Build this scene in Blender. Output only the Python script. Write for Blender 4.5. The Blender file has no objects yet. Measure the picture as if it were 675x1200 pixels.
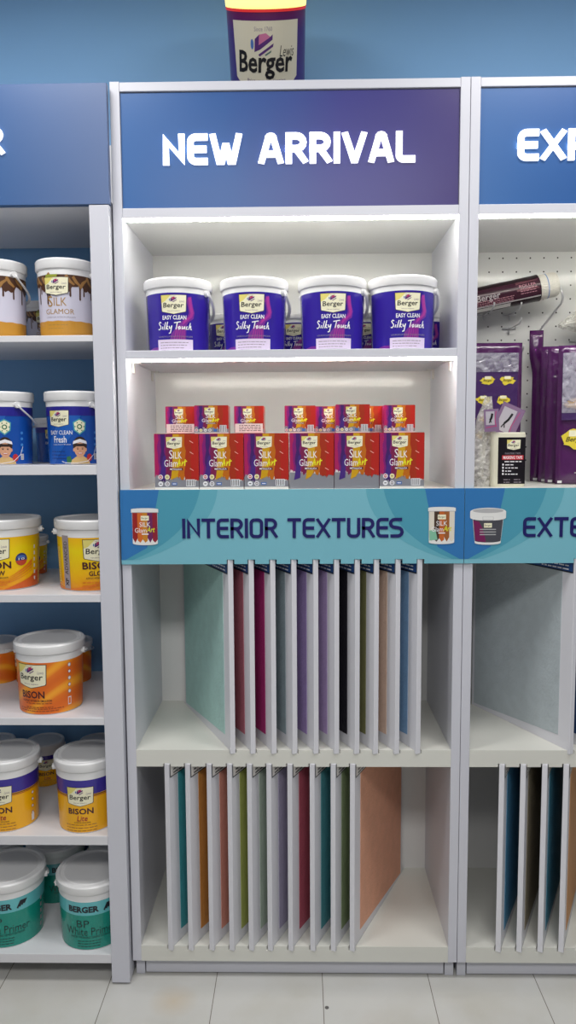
import bpy, bmesh, math, random
from mathutils import Vector, Matrix
S = bpy.context.scene
COL = S.collection
R = math.radians
PI = math.pi
random.seed(7)

# ------------------------------------------------------------------ camera, world, lights, exposure
def set_camera():
    p, y, r = -0.09374, 0.01721, 0.00597
    M = (Matrix.Rotation(y, 3, 'Z') @ Matrix.Rotation(p, 3, 'X') @ Matrix.Rotation(r, 3, 'Y'))
    cd = bpy.data.cameras.new('camera'); c = bpy.data.objects.new('camera', cd); COL.objects.link(c)
    ax, ay, az = M.col[0], M.col[2], -M.col[1]
    m = Matrix.Identity(4)
    for i, a in enumerate((ax, ay, az)):
        for k in range(3): m[k][i] = a[k]
    m.translation = (0.48448, -1.99576, 1.52442)
    c.matrix_world = m
    cd.sensor_fit = 'VERTICAL'; cd.sensor_height = 36; cd.sensor_width = 20.25
    cd.lens = 877.28 / 1200 * 36; cd.clip_start = 0.05
    S.camera = c
set_camera()
w = bpy.data.worlds.new('world'); S.world = w; w.use_nodes = True
w.node_tree.nodes['Background'].inputs[0].default_value = (0.9, 0.95, 1, 1)
w.node_tree.nodes['Background'].inputs[1].default_value = 0.12
S.view_settings.view_transform = 'Standard'
try: S.view_settings.look = 'None'
except Exception: pass
S.view_settings.exposure = 0.0; S.view_settings.gamma = 1.0; S.view_settings.use_curve_mapping = False
def area(name, loc, sx, sy, power, col=(1, 0.98, 0.96), rot=(0, 0, 0)):
    d = bpy.data.lights.new(name, 'AREA'); d.shape = 'RECTANGLE'; d.size = sx; d.size_y = sy
    d.energy = power; d.color = col
    o = bpy.data.objects.new(name, d); COL.objects.link(o); o.location = loc; o.rotation_euler = rot
    return o
area('ceiling_panel_light_a', (-0.35, -0.70, 2.97), 0.6, 0.5, 19, (1, 0.985, 0.97))
area('ceiling_panel_light_b', (1.35, -0.70, 2.97), 0.6, 0.5, 19, (1, 0.985, 0.97))
area('ceiling_panel_light_c', (0.5, -2.6, 2.97), 1.8, 0.6, 56, (1, 0.985, 0.97))

# ------------------------------------------------------------------ materials
def lin(c):
    o = []
    for v in c:
        v = v / 255.0
        o.append(v / 12.92 if v <= 0.04045 else ((v + 0.055) / 1.055) ** 2.4)
    return (*o, 1.0)
MC = {}
def mat(name, rgb, rough=0.5, spec=0.5, metal=0.0, emit=0.0, bump=0.0, bscale=200, var=0.0, vscale=6.0, coat=0.0):
    if name in MC: return MC[name]
    m = bpy.data.materials.new(name); m.use_nodes = True; MC[name] = m
    nt = m.node_tree; b = nt.nodes['Principled BSDF']
    b.inputs['Base Color'].default_value = lin(rgb); b.inputs['Roughness'].default_value = rough
    b.inputs['Specular IOR Level'].default_value = spec; b.inputs['Metallic'].default_value = metal
    if coat: b.inputs['Coat Weight'].default_value = coat; b.inputs['Coat Roughness'].default_value = 0.08
    if emit:
        b.inputs['Emission Color'].default_value = lin(rgb); b.inputs['Emission Strength'].default_value = emit
    tc = nt.nodes.new('ShaderNodeTexCoord')
    if bump:
        n = nt.nodes.new('ShaderNodeTexNoise'); n.inputs['Scale'].default_value = bscale; n.inputs['Detail'].default_value = 4
        nt.links.new(tc.outputs['Object'], n.inputs['Vector'])
        bp = nt.nodes.new('ShaderNodeBump'); bp.inputs['Strength'].default_value = bump; bp.inputs['Distance'].default_value = 0.004
        nt.links.new(n.outputs['Fac'], bp.inputs['Height']); nt.links.new(bp.outputs['Normal'], b.inputs['Normal'])
    if var:
        n = nt.nodes.new('ShaderNodeTexNoise'); n.inputs['Scale'].default_value = vscale; n.inputs['Detail'].default_value = 5
        nt.links.new(tc.outputs['Object'], n.inputs['Vector'])
        mx = nt.nodes.new('ShaderNodeMixRGB'); mx.blend_type = 'MULTIPLY'; mx.inputs['Fac'].default_value = 1
        rp = nt.nodes.new('ShaderNodeValToRGB')
        rp.color_ramp.elements[0].position = 0.3; rp.color_ramp.elements[1].position = 0.7
        rp.color_ramp.elements[0].color = (1 - var, 1 - var, 1 - var, 1); rp.color_ramp.elements[1].color = (1, 1, 1, 1)
        nt.links.new(n.outputs['Fac'], rp.inputs['Fac'])
        mx.inputs['Color1'].default_value = lin(rgb); nt.links.new(rp.outputs['Color'], mx.inputs['Color2'])
        nt.links.new(mx.outputs['Color'], b.inputs['Base Color'])
    return m
def grad_mat(name, axis, stops, rough=0.35, wave=None, spec=0.4, noise=0.0, nscale=8):
    """Printed colour print: a ramp along one object axis (metres), optionally distorted."""
    if name in MC: return MC[name]
    m = bpy.data.materials.new(name); m.use_nodes = True; MC[name] = m
    nt = m.node_tree; b = nt.nodes['Principled BSDF']
    b.inputs['Roughness'].default_value = rough; b.inputs['Specular IOR Level'].default_value = spec
    tc = nt.nodes.new('ShaderNodeTexCoord'); sp = nt.nodes.new('ShaderNodeSeparateXYZ')
    nt.links.new(tc.outputs['Object'], sp.inputs[0])
    lo, hi = stops[0][0], stops[-1][0]
    src = sp.outputs['XYZ'.index(axis)]
    if noise:
        n = nt.nodes.new('ShaderNodeTexNoise'); n.inputs['Scale'].default_value = nscale; n.inputs['Detail'].default_value = 3
        mp = nt.nodes.new('ShaderNodeMapping'); nt.links.new(tc.outputs['Object'], mp.inputs[0])
        if wave: mp.inputs['Scale'].default_value = wave
        nt.links.new(mp.outputs[0], n.inputs['Vector'])
        ad = nt.nodes.new('ShaderNodeMath'); ad.operation = 'MULTIPLY_ADD'
        nt.links.new(n.outputs['Fac'], ad.inputs[0]); ad.inputs[1].default_value = noise
        sb = nt.nodes.new('ShaderNodeMath'); sb.operation = 'SUBTRACT'; nt.links.new(src, sb.inputs[0]); sb.inputs[1].default_value = noise * 0.5
        nt.links.new(sb.outputs[0], ad.inputs[2]); src = ad.outputs[0]
    mr = nt.nodes.new('ShaderNodeMapRange'); mr.inputs['From Min'].default_value = lo; mr.inputs['From Max'].default_value = hi
    nt.links.new(src, mr.inputs['Value'])
    rp = nt.nodes.new('ShaderNodeValToRGB'); nt.links.new(mr.outputs[0], rp.inputs[0])
    els = rp.color_ramp.elements
    while len(els) < len(stops): els.new(0.5)
    for e, (p, c) in zip(els, stops):
        e.position = (p - lo) / (hi - lo); e.color = lin(c)
    nt.links.new(rp.outputs[0], b.inputs['Base Color'])
    return m
def swirl_mat(name, c1, c2, c3, rot, scale, dist=4.0):
    if name in MC: return MC[name]
    m = bpy.data.materials.new(name); m.use_nodes = True; MC[name] = m
    nt = m.node_tree; b = nt.nodes['Principled BSDF']; b.inputs['Roughness'].default_value = 0.35
    tc = nt.nodes.new('ShaderNodeTexCoord'); mp = nt.nodes.new('ShaderNodeMapping')
    mp.inputs['Rotation'].default_value = rot; mp.inputs['Location'].default_value = (0.3, 0.1, 0.02)
    nt.links.new(tc.outputs['Object'], mp.inputs[0])
    wv = nt.nodes.new('ShaderNodeTexWave'); wv.bands_direction = 'Z'
    wv.inputs['Scale'].default_value = scale; wv.inputs['Distortion'].default_value = dist
    wv.inputs['Detail'].default_value = 2.0; wv.inputs['Detail Scale'].default_value = 0.6
    nt.links.new(mp.outputs[0], wv.inputs[0])
    rp = nt.nodes.new('ShaderNodeValToRGB'); nt.links.new(wv.outputs['Fac'], rp.inputs[0])
    e = rp.color_ramp.elements; e.new(0.5)
    for k, c in zip(range(3), (c1, c2, c3)): e[k].color = lin(c)
    e[0].position = 0.0; e[1].position = 0.6; e[2].position = 1.0
    nt.links.new(rp.outputs[0], b.inputs['Base Color'])
    return m
def film_mat(name, rgb, opacity, rough=0.15, bscale=60, bump=0.6):
    if name in MC: return MC[name]
    m = bpy.data.materials.new(name); m.use_nodes = True; MC[name] = m
    nt = m.node_tree; b = nt.nodes['Principled BSDF']; out = nt.nodes['Material Output']
    b.inputs['Base Color'].default_value = lin(rgb); b.inputs['Roughness'].default_value = rough
    b.inputs['Specular IOR Level'].default_value = 0.9
    tr = nt.nodes.new('ShaderNodeBsdfTransparent'); mx = nt.nodes.new('ShaderNodeMixShader')
    tc = nt.nodes.new('ShaderNodeTexCoord'); n = nt.nodes.new('ShaderNodeTexNoise')
    n.inputs['Scale'].default_value = bscale; n.inputs['Detail'].default_value = 3; n.inputs['Distortion'].default_value = 1.0
    nt.links.new(tc.outputs['Object'], n.inputs['Vector'])
    mr = nt.nodes.new('ShaderNodeMapRange'); mr.inputs['From Min'].default_value = 0.35; mr.inputs['From Max'].default_value = 0.7
    mr.inputs['To Min'].default_value = opacity * 0.6; mr.inputs['To Max'].default_value = min(1, opacity * 1.5)
    nt.links.new(n.outputs['Fac'], mr.inputs['Value'])
    bp = nt.nodes.new('ShaderNodeBump'); bp.inputs['Strength'].default_value = bump; bp.inputs['Distance'].default_value = 0.01
    nt.links.new(n.outputs['Fac'], bp.inputs['Height']); nt.links.new(bp.outputs[0], b.inputs['Normal'])
    nt.links.new(mr.outputs[0], mx.inputs[0]); nt.links.new(tr.outputs[0], mx.inputs[1]); nt.links.new(b.outputs[0], mx.inputs[2])
    nt.links.new(mx.outputs[0], out.inputs[0])
    return m
POST = mat('cool_white_laminate', (207, 208, 217), 0.3, 0.5, var=0.03, vscale=3)
GLOSSW = mat('glossy_white_laminate', (226, 226, 224), 0.16, 0.5, var=0.03, vscale=3)
SHELFW = mat('warm_white_shelf_board', (219, 219, 211), 0.35, 0.4, var=0.04, vscale=5)
RACKW = mat('rack_shelf_white', (222, 222, 226), 0.35, 0.4, var=0.03)
WHITEP = mat('white_bucket_plastic', (236, 236, 236), 0.32, 0.5)
LIDIN = mat('lid_centre_plastic', (222, 222, 222), 0.4, 0.5)
LED = mat('led_strip_light', (255, 252, 240), 0.5, emit=44.0)
LETTER = mat('lit_white_letters', (255, 255, 255), 0.5, emit=1.3)
BLACK = mat('label_black', (18, 16, 20), 0.4)
DKGREY = mat('dark_gap', (30, 30, 34), 0.6)
WHITEI = mat('label_white_ink', (238, 236, 240), 0.4)
GREYI = mat('label_grey_ink', (150, 140, 150), 0.4)
CREAM = mat('logo_cream', (240, 236, 205), 0.4)
LOGOY = mat('logo_yellow', (226, 214, 120), 0.4)
MAG = mat('logo_magenta', (176, 40, 96), 0.4)
PURP = mat('logo_purple', (80, 35, 110), 0.4)
LBLUE = mat('logo_blue', (70, 110, 180), 0.4)
NAVY = mat('banner_navy', (28, 26, 96), 0.35)
CHROME = mat('hook_metal', (200, 200, 202), 0.3, metal=0.35)
GALV = mat('bracket_white', (205, 203, 200), 0.4)

# ------------------------------------------------------------------ mesh helpers
def link(name, me, parent=None):
    o = bpy.data.objects.new(name, me); COL.objects.link(o)
    if parent is not None: o.parent = parent
    return o
def finish(name, bm, mats, parent=None, smooth=False, bevel=0.0):
    bmesh.ops.recalc_face_normals(bm, faces=bm.faces[:])
    me = bpy.data.meshes.new(name); bm.to_mesh(me); bm.free()
    for m in (mats if isinstance(mats, (list, tuple)) else [mats]): me.materials.append(m)
    if smooth:
        for p in me.polygons: p.use_smooth = True
    o = link(name, me, parent)
    if bevel:
        b = o.modifiers.new('bevel', 'BEVEL'); b.width = bevel; b.segments = 2; b.limit_method = 'ANGLE'; b.angle_limit = R(50)
    return o
def smooth_angle(o, deg=40):
    for p in o.data.polygons: p.use_smooth = True
    try: o.data.set_sharp_from_angle(angle=R(deg))
    except Exception: pass
def box(bm, x0, x1, y0, y1, z0, z1, mi=0):
    v = [bm.verts.new(p) for p in ((x0,y0,z0),(x1,y0,z0),(x1,y1,z0),(x0,y1,z0),(x0,y0,z1),(x1,y0,z1),(x1,y1,z1),(x0,y1,z1))]
    for f in ((0,3,2,1),(4,5,6,7),(0,1,5,4),(1,2,6,5),(2,3,7,6),(3,0,4,7)):
        q = bm.faces.new([v[i] for i in f]); q.material_index = mi
def prism(bm, pts, z0, z1, mi=0, plane='XY'):
    """extrude a 2D polygon between two levels. XY: up z; XZ: along y."""
    def P(a, b, c): return (a, b, c) if plane == 'XY' else (a, c, b)
    lo = [bm.verts.new(P(a, b, z0)) for a, b in pts]; hi = [bm.verts.new(P(a, b, z1)) for a, b in pts]
    n = len(pts); fs = [bm.faces.new(lo), bm.faces.new(hi)]
    for i in range(n): fs.append(bm.faces.new([lo[i], lo[(i+1) % n], hi[(i+1) % n], hi[i]]))
    for f in fs: f.material_index = mi; f.normal_update()
    bmesh.ops.triangulate(bm, faces=fs[:2])
def lathe(bm, prof, seg=48, mi=None, caps=True):
    """prof: (r, z[, material index of the band above])"""
    rings = []
    for p in prof:
        rings.append([bm.verts.new((p[0]*math.sin(2*PI*k/seg), -p[0]*math.cos(2*PI*k/seg), p[1])) for k in range(seg)])
    for i in range(len(prof)-1):
        m = prof[i][2] if len(prof[i]) > 2 else 0
        for k in range(seg):
            f = bm.faces.new([rings[i][k], rings[i][(k+1) % seg], rings[i+1][(k+1) % seg], rings[i+1][k]]); f.material_index = m
    if caps:
        f = bm.faces.new(rings[0]); f.material_index = prof[0][2] if len(prof[0]) > 2 else 0
        f = bm.faces.new(rings[-1]); f.material_index = prof[-1][2] if len(prof[-1]) > 2 else 0
def tube(bm, pts, r, seg=10, mi=0, flat=None):
    pts = [Vector(p) for p in pts]; rings = []; up = None
    for i, p in enumerate(pts):
        d = (pts[min(i+1, len(pts)-1)] - pts[max(i-1, 0)]).normalized()
        if up is None:
            up = Vector((0, 0, 1)) if abs(d.z) < 0.9 else Vector((0, 1, 0))
        a = d.cross(up).normalized(); b = a.cross(d).normalized(); up = b
        rr = r[i] if isinstance(r, (list, tuple)) else r
        f = flat or 1.0
        rings.append([bm.verts.new(p + a*rr*math.cos(2*PI*k/seg) + b*rr*f*math.sin(2*PI*k/seg)) for k in range(seg)])
    for i in range(len(rings)-1):
        for k in range(seg):
            q = bm.faces.new([rings[i][k], rings[i][(k+1) % seg], rings[i+1][(k+1) % seg], rings[i+1][k]]); q.material_index = mi
    bm.faces.new(rings[0]).material_index = mi; bm.faces.new(rings[-1]).material_index = mi
def tag(o, label, cat, group=None, kind=None):
    if label: o['label'] = label
    if cat: o['category'] = cat
    if group: o['group'] = group
    if kind: o['kind'] = kind
    return o
def thing(name, label, cat, loc=(0, 0, 0), rz=0.0, group=None):
    o = bpy.data.objects.new(name, None); COL.objects.link(o); o.empty_display_size = 0.05
    o.location = loc; o.rotation_euler = (0, 0, rz)
    return tag(o, label, cat, group)
def struct(name, bm, m, bevel=0):
    o = finish(name, bm, m, bevel=bevel); o['kind'] = 'structure'; return o
def dup(root, loc, rz, label, group=None, scale=None):
    r = root.copy(); COL.objects.link(r); r.location = loc; r.rotation_euler = (0, 0, rz); r['label'] = label
    if group: r['group'] = group
    if scale: r.scale = (scale,) * 3
    for ch in list(root.children):
        c = ch.copy(); COL.objects.link(c); c.parent = r
        for g in list(ch.children):
            d = g.copy(); COL.objects.link(d); d.parent = c
    return r

# ------------------------------------------------------------------ printed decals: flat shapes and text, wrapped on a surface
TXT = {}
def ribbon(pts, wd, ext=0.0):
    """left and right outlines of a polyline with mitred joints"""
    P = [Vector((*p, 0)) for p in pts]; q = [P[0]]
    for p in P[1:]:
        if (p-q[-1]).length > 1e-7: q.append(p)
    P = q; n = len(P); l, r = [], []
    if ext:
        d0 = (P[1]-P[0]).normalized(); d1 = (P[-1]-P[-2]).normalized(); P[0] = P[0]-d0*ext; P[-1] = P[-1]+d1*ext
    for i, p in enumerate(P):
        da = (p-P[i-1]).normalized() if i else (P[1]-p).normalized(); db = (P[i+1]-p).normalized() if i < n-1 else da
        na, nb = Vector((-da.y, da.x, 0)), Vector((-db.y, db.x, 0)); m = na+nb
        m = m.normalized() if m.length > 1e-4 else na
        k = wd/2/max(0.35, m.dot(na)); l.append(tuple((p+m*k)[:2])); r.append(tuple((p-m*k)[:2]))
    return l, r
def text_mesh(s, bold=0.0, shear=0.0):
    key = (s, bold, shear)
    if key in TXT: return TXT[key]
    c = bpy.data.curves.new('t', 'FONT'); c.body = s; c.size = 1; c.resolution_u = 2; c.offset = bold; c.shear = shear
    c.fill_mode = 'FRONT' if hasattr(c, 'fill_mode') and c.dimensions == '2D' else c.fill_mode
    o = bpy.data.objects.new('t', c); COL.objects.link(o)
    dg = bpy.context.evaluated_depsgraph_get(); dg.update()
    me = bpy.data.meshes.new_from_object(o.evaluated_get(dg))
    vs = [(v.co.x, v.co.y) for v in me.vertices]; fs = [tuple(p.vertices) for p in me.polygons]
    bpy.data.objects.remove(o); bpy.data.curves.remove(c); bpy.data.meshes.remove(me)
    x0 = min(v[0] for v in vs); x1 = max(v[0] for v in vs); y0 = min(v[1] for v in vs); y1 = max(v[1] for v in vs)
    TXT[key] = ([((x-x0)/(x1-x0)-0.5, (y-y0)/(y1-y0)-0.5) for x, y in vs], fs)
    return TXT[key]
class Decal:
    def __init__(s): s.it = []; s.mats = []
    def mi(s, m):
        if m not in s.mats: s.mats.append(m)
        return s.mats.index(m)
    def poly(s, pts, m, L=1): s.it.append((list(pts), [tuple(range(len(pts)))], s.mi(m), L))
    def rect(s, x0, y0, x1, y1, m, L=1): s.poly([(x0,y0),(x1,y0),(x1,y1),(x0,y1)], m, L)
    def ell(s, cx, cy, rx, ry, m, L=1, n=20, a0=0, a1=360):
        s.poly([(cx+rx*math.cos(R(a0+(a1-a0)*k/n)), cy+ry*math.sin(R(a0+(a1-a0)*k/n))) for k in range(n if a1-a0 >= 360 else n+1)], m, L)
    def text(s, t, cx, cy, w, h, m, L=3, bold=0.0, shear=0.0, rot=0.0):
        vs, fs = text_mesh(t, bold, shear); ca, sa = math.cos(rot), math.sin(rot)
        s.it.append(([(cx+x*w*ca-y*h*sa, cy+x*w*sa+y*h*ca) for x, y in vs], fs, s.mi(m), L))
    def stroke(s, pts, wd, m, L=3):
        l, r = ribbon(pts, wd); n = len(l)
        s.it.append((l+r, [(i, i+1, n+i+1, n+i) for i in range(n-1)], s.mi(m), L))
    def build(s, name, parent, mp, cell=None):
        bm = bmesh.new(); done = []; order = sorted(s.it, key=lambda q: q[3])
        for pts, fs, mi, L0 in order:
            bb = (min(p[0] for p in pts), max(p[0] for p in pts), min(p[1] for p in pts), max(p[1] for p in pts))
            L = 1
            for o, lv in done:
                if lv >= L and o[0] < bb[1] and bb[0] < o[1] and o[2] < bb[3] and bb[2] < o[3]: L = lv+1
            done.append((bb, L))
            b = bmesh.new(); vv = [b.verts.new((x, y, L)) for x, y in pts]
            for f in fs:
                try: b.faces.new([vv[i] for i in f])
                except ValueError: pass
            b.normal_update(); bmesh.ops.triangulate(b, faces=b.faces[:])
            if cell:
                x0 = min(p[0] for p in pts); x1 = max(p[0] for p in pts)
                k = math.ceil(x0/cell)
                while k*cell < x1 and x1-x0 > cell*0.8:
                    bmesh.ops.bisect_plane(b, geom=b.verts[:]+b.edges[:]+b.faces[:], plane_co=(k*cell, 0, 0), plane_no=(1, 0, 0)); k += 1
            idx = {}
            for v in b.verts: idx[v] = bm.verts.new(mp(v.co.x, v.co.y, v.co.z))
            for f in b.faces:
                try: q = bm.faces.new([idx[v] for v in f.verts]); q.material_index = mi
                except ValueError: pass
            b.free()
        me = bpy.data.meshes.new(name); bm.to_mesh(me); bm.free()
        for m in s.mats: me.materials.append(m)
        return link(name, me, parent)
def cyl_map(r0, r1, h, off=0.0004):
    def f(u, v, L):
        r = r0+(r1-r0)*v/h; rr = r+0.00035+off*L; a = u/((r0+r1)/2)
        return (rr*math.sin(a), -rr*math.cos(a), v)
    return f
def flat_map(o, U, V, off=0.0004):
    o, U, V = Vector(o), Vector(U), Vector(V); N = U.cross(V)
    return lambda u, v, L: o+U*u+V*v+N*(off*L)

# rounded sign lettering drawn with strokes; centre lines in units of cap height
def arc(cx, cy, r, a0, a1, n=5): return [(cx+r*math.cos(R(a0+(a1-a0)*k/n)), cy+r*math.sin(R(a0+(a1-a0)*k/n))) for k in range(n+1)]
GL = {
 'N': (.56, [[(0,0),(0,1),(.56,0),(.56,1)]]),
 'E': (.5, [[(.5,1)]+arc(.2,.8,.2,90,180)+arc(.2,.2,.2,180,270)+[(.5,0)], [(0,.5),(.46,.5)]]),
 'W': (.9, [[(0,1),(.2,0),(.3,0),(.42,.6),(.48,.6),(.6,0),(.7,0),(.9,1)]]),
 'A': (.64, [[(0,0),(.22,.88)]+arc(.32,.9,.1,160,20,4)+[(.42,.88),(.64,0)], [(.1,.27),(.54,.27)]]),
 'R': (.54, [[(0,0),(0,1)]+arc(.26,.74,.26,90,-90,8)+[(0,.48)], [(.28,.44),(.54,0)]]),
 'P': (.52, [[(0,0),(0,1)]+arc(.26,.72,.28,90,-90,8)+[(0,.44)]]),
 'I': (0, [[(0,0),(0,1)]]),
 'V': (.62, [[(0,1),(.28,0),(.34,0),(.62,1)]]),
 'L': (.46, [[(0,1)]+arc(.16,.16,.16,180,270)+[(.46,0)]]),
 'X': (.6, [[(0,0),(.6,1)],[(0,1),(.6,0)]]),
 'T': (.58, [[(0,1),(.58,1)],[(.29,1),(.29,0)]]),
 'O': (.58, [arc(.2,.8,.2,90,180)+arc(.2,.2,.2,180,270)+arc(.38,.2,.2,270,360)+arc(.38,.8,.2,0,90)+[(.2,1)]]),
 'U': (.56, [[(0,1)]+arc(.2,.2,.2,180,270)+arc(.36,.2,.2,270,360)+[(.56,1)]]),
 'S': (.5, [[(.48,1),(.18,1)]+arc(.17,.76,.24,90,270,6)[1:]+arc(.33,.25,.25,90,-90,6)+[(.02,0)]]),
 ' ': (.2, []),
}
def lettering(name, s, x0, x1, z0, z1, y, wd, m, parent, depth=0.004):
    """raised sign letters: wd is stroke width as a fraction of the cap height"""
    H = z1-z0; sw = wd*H; ch = H-sw; gap = wd+0.10
    tot = sum(GL[c][0] for c in s)+gap*(len(s)-1)
    k = (x1-x0-sw)/(tot*ch); x = x0+sw/2; bm = bmesh.new()
    for c in s:
        wg, st = GL[c]
        if c == ' ': finish(name, bm, m, parent); bm = bmesh.new()
        for si, pl in enumerate(st):
            Q = [(x+a*ch*k, z0+sw/2+b*ch) for a, b in pl]
            closed = len(Q) > 2 and abs(Q[0][0]-Q[-1][0])+abs(Q[0][1]-Q[-1][1]) < 1e-6
            l, r = ribbon(Q, sw, 0.0 if closed else sw/2)
            cl = lambda p: (p[0], min(z1, max(z0, p[1])))
            n = len(l); ya = y-depth-si*0.00015
            F = [[bm.verts.new((*(lambda q: (q[0], yy, q[1]))(cl(p)),)) for p in side] for side, yy in ((l, ya), (r, ya), (l, y), (r, y))]
            for i in range(n-1):
                bm.faces.new([F[0][i], F[0][i+1], F[1][i+1], F[1][i]])
                bm.faces.new([F[0][i], F[0][i+1], F[2][i+1], F[2][i]]); bm.faces.new([F[1][i], F[1][i+1], F[3][i+1], F[3][i]])
            for i in (0, n-1): bm.faces.new([F[0][i], F[1][i], F[3][i], F[2][i]])
        x += (wg+gap)*ch*k
    return finish(name, bm, m, parent)

# ------------------------------------------------------------------ the room
ZC = 3.0; YB = 0.42; XL, XR, YF = -2.6, 3.6, -4.6
def tile_mat():
    m = bpy.data.materials.new('pale_floor_tiles'); m.use_nodes = True
    nt = m.node_tree; b = nt.nodes['Principled BSDF']
    tc = nt.nodes.new('ShaderNodeTexCoord'); mp = nt.nodes.new('ShaderNodeMapping')
    mp.inputs['Location'].default_value = (-0.238, 0.31, 0); nt.links.new(tc.outputs['Object'], mp.inputs[0])
    br = nt.nodes.new('ShaderNodeTexBrick'); br.offset = 0.0; br.squash = 1.0
    br.inputs['Scale'].default_value = 1; br.inputs['Brick Width'].default_value = 0.302; br.inputs['Row Height'].default_value = 0.604
    br.inputs['Mortar Size'].default_value = 0.0012; br.inputs['Mortar Smooth'].default_value = 0.1
    br.inputs['Color1'].default_value = lin((198, 198, 195)); br.inputs['Color2'].default_value = lin((195, 195, 192)); br.inputs['Mortar'].default_value = lin((120, 116, 108))
    nt.links.new(mp.outputs[0], br.inputs[0])
    n = nt.nodes.new('ShaderNodeTexNoise'); n.inputs['Scale'].default_value = 5; n.inputs['Detail'].default_value = 5
    nt.links.new(tc.outputs['Object'], n.inputs['Vector'])
    rp = nt.nodes.new('ShaderNodeValToRGB'); rp.color_ramp.elements[0].position = 0.25; rp.color_ramp.elements[1].position = 0.6
    rp.color_ramp.elements[0].color = lin((244, 242, 236)); rp.color_ramp.elements[1].color = (1, 1, 1, 1)
    nt.links.new(n.outputs['Fac'], rp.inputs[0])
    mx = nt.nodes.new('ShaderNodeMixRGB'); mx.blend_type = 'MULTIPLY'; mx.inputs[0].default_value = 1
    nt.links.new(br.outputs['Color'], mx.inputs[1]); nt.links.new(rp.outputs[0], mx.inputs[2])
    # a brown stain on one tile
    vm = nt.nodes.new('ShaderNodeVectorMath'); vm.operation = 'DISTANCE'; vm.inputs[1].default_value = (0.13, -0.085, 0)
    nt.links.new(tc.outputs['Object'], vm.inputs[0])
    r2 = nt.nodes.new('ShaderNodeMapRange'); r2.inputs['From Min'].default_value = 0.07; r2.inputs['From Max'].default_value = 0.0
    r2.inputs['To Max'].default_value = 0.6; nt.links.new(vm.outputs['Value'], r2.inputs['Value'])
    m2 = nt.nodes.new('ShaderNodeMixRGB'); nt.links.new(r2.outputs[0], m2.inputs[0]); nt.links.new(mx.outputs[0], m2.inputs[1]); m2.inputs[2].default_value = lin((190, 172, 145))
    nt.links.new(m2.outputs[0], b.inputs['Base Color']); b.inputs['Roughness'].default_value = 0.22
    return m
bm = bmesh.new(); box(bm, XL, XR, YF, YB+0.1, -0.1, 0); struct('floor', bm, tile_mat())
bm = bmesh.new(); box(bm, XL, XR, YF, YB+0.1, ZC, ZC+0.1); struct('ceiling', bm, mat('ceiling_white', (225, 225, 222), 0.9))
bm = bmesh.new(); box(bm, XL, XR, YB, YB+0.1, 0, ZC); struct('wall_back', bm, mat('blue_wall_paint', (134, 183, 230), 0.6, 0.3, var=0.04, vscale=2))
WW = mat('room_wall_grey', (150, 152, 158), 0.8)
bm = bmesh.new(); box(bm, XL-0.1, XL, YF, YB+0.1, 0, ZC); struct('wall_left', bm, WW)
bm = bmesh.new(); box(bm, XR, XR+0.1, YF, YB+0.1, 0, ZC); struct('wall_right', bm, WW)
bm = bmesh.new(); box(bm, XL, XR, YF-0.1, YF, 0, ZC); struct('wall_front', bm, WW)

# ------------------------------------------------------------------ display units (front plane y = 0)
W, P, D = 0.92, 0.0255, 0.3966
TAN = math.tan(R(26))
ZS = dict(top=2.4412, sign_t=2.4155, sign_b=2.1295, rail=2.1035, s2t=1.7657, s2b=1.7432, s3=1.3984, ban=1.1972, ut=0.6766, ub=0.6288, lt=0.1009, lb=0.055)
def clip_poly(pts, xa, xb):
    for a, s in ((xa, 1), (xb, -1)):
        out = []
        for i in range(len(pts)):
            p, q = pts[i], pts[(i+1) % len(pts)]
            dp, dq = (p[0]-a)*s, (q[0]-a)*s
            if dp >= 0: out.append(p)
            if dp*dq < 0:
                t = dp/(dp-dq); out.append((p[0]+(q[0]-p[0])*t, p[1]+(q[1]-p[1])*t))
        pts = out
        if len(pts) < 3: return []
    return pts
GW = 0.0205   # groove width
def strips(bm, xa, xb, xs, slope, z0, z1, y1=D):
    """slab layer cut by slanted grooves that hold the boards"""
    e = [xa-2]+list(xs)+[xb+2]
    for a, b in zip(e, e[1:]):
        l = a+(GW/2 if a != e[0] else 0); r = b-(GW/2 if b != e[-1] else 0)
        pts = clip_poly([(l, 0), (r, 0), (r+slope*y1, y1), (l+slope*y1, y1)], xa, xb)
        if pts: prism(bm, pts, z0, z1)
UPX = [0.2947,0.3507,0.4088,0.466,0.5246,0.5811,0.6368,0.6884,0.7461,0.8044]
LOX = [0.109,0.1665,0.226,0.283,0.338,0.392,0.450,0.512,0.570,0.6235]
RUPX = [1.2225, 1.279]
RLOX = [1.034, 1.0925, 1.1515, 1.21]
def led(name, x0, x1, z, parent):
    bm = bmesh.new(); box(bm, x0+0.004, x1-0.004, 0.003, 0.013, z-0.006, z)
    return finish(name, bm, LED, parent)
BAN_MID = mat('banner_teal', (98, 170, 188), 0.35); BAN_TL = mat('banner_light_teal', (120, 184, 200), 0.35)
BAN_T2 = mat('banner_teal_dark', (74, 152, 176), 0.35); BAN_BL = mat('banner_blue', (48, 116, 178), 0.35)
def curve(p0, p1, p2, n=14):
    return [((1-t)**2*p0[0]+2*t*(1-t)*p1[0]+t*t*p2[0], (1-t)**2*p0[1]+2*t*(1-t)*p1[1]+t*t*p2[1]) for t in [i/n for i in range(n+1)]]
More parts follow.
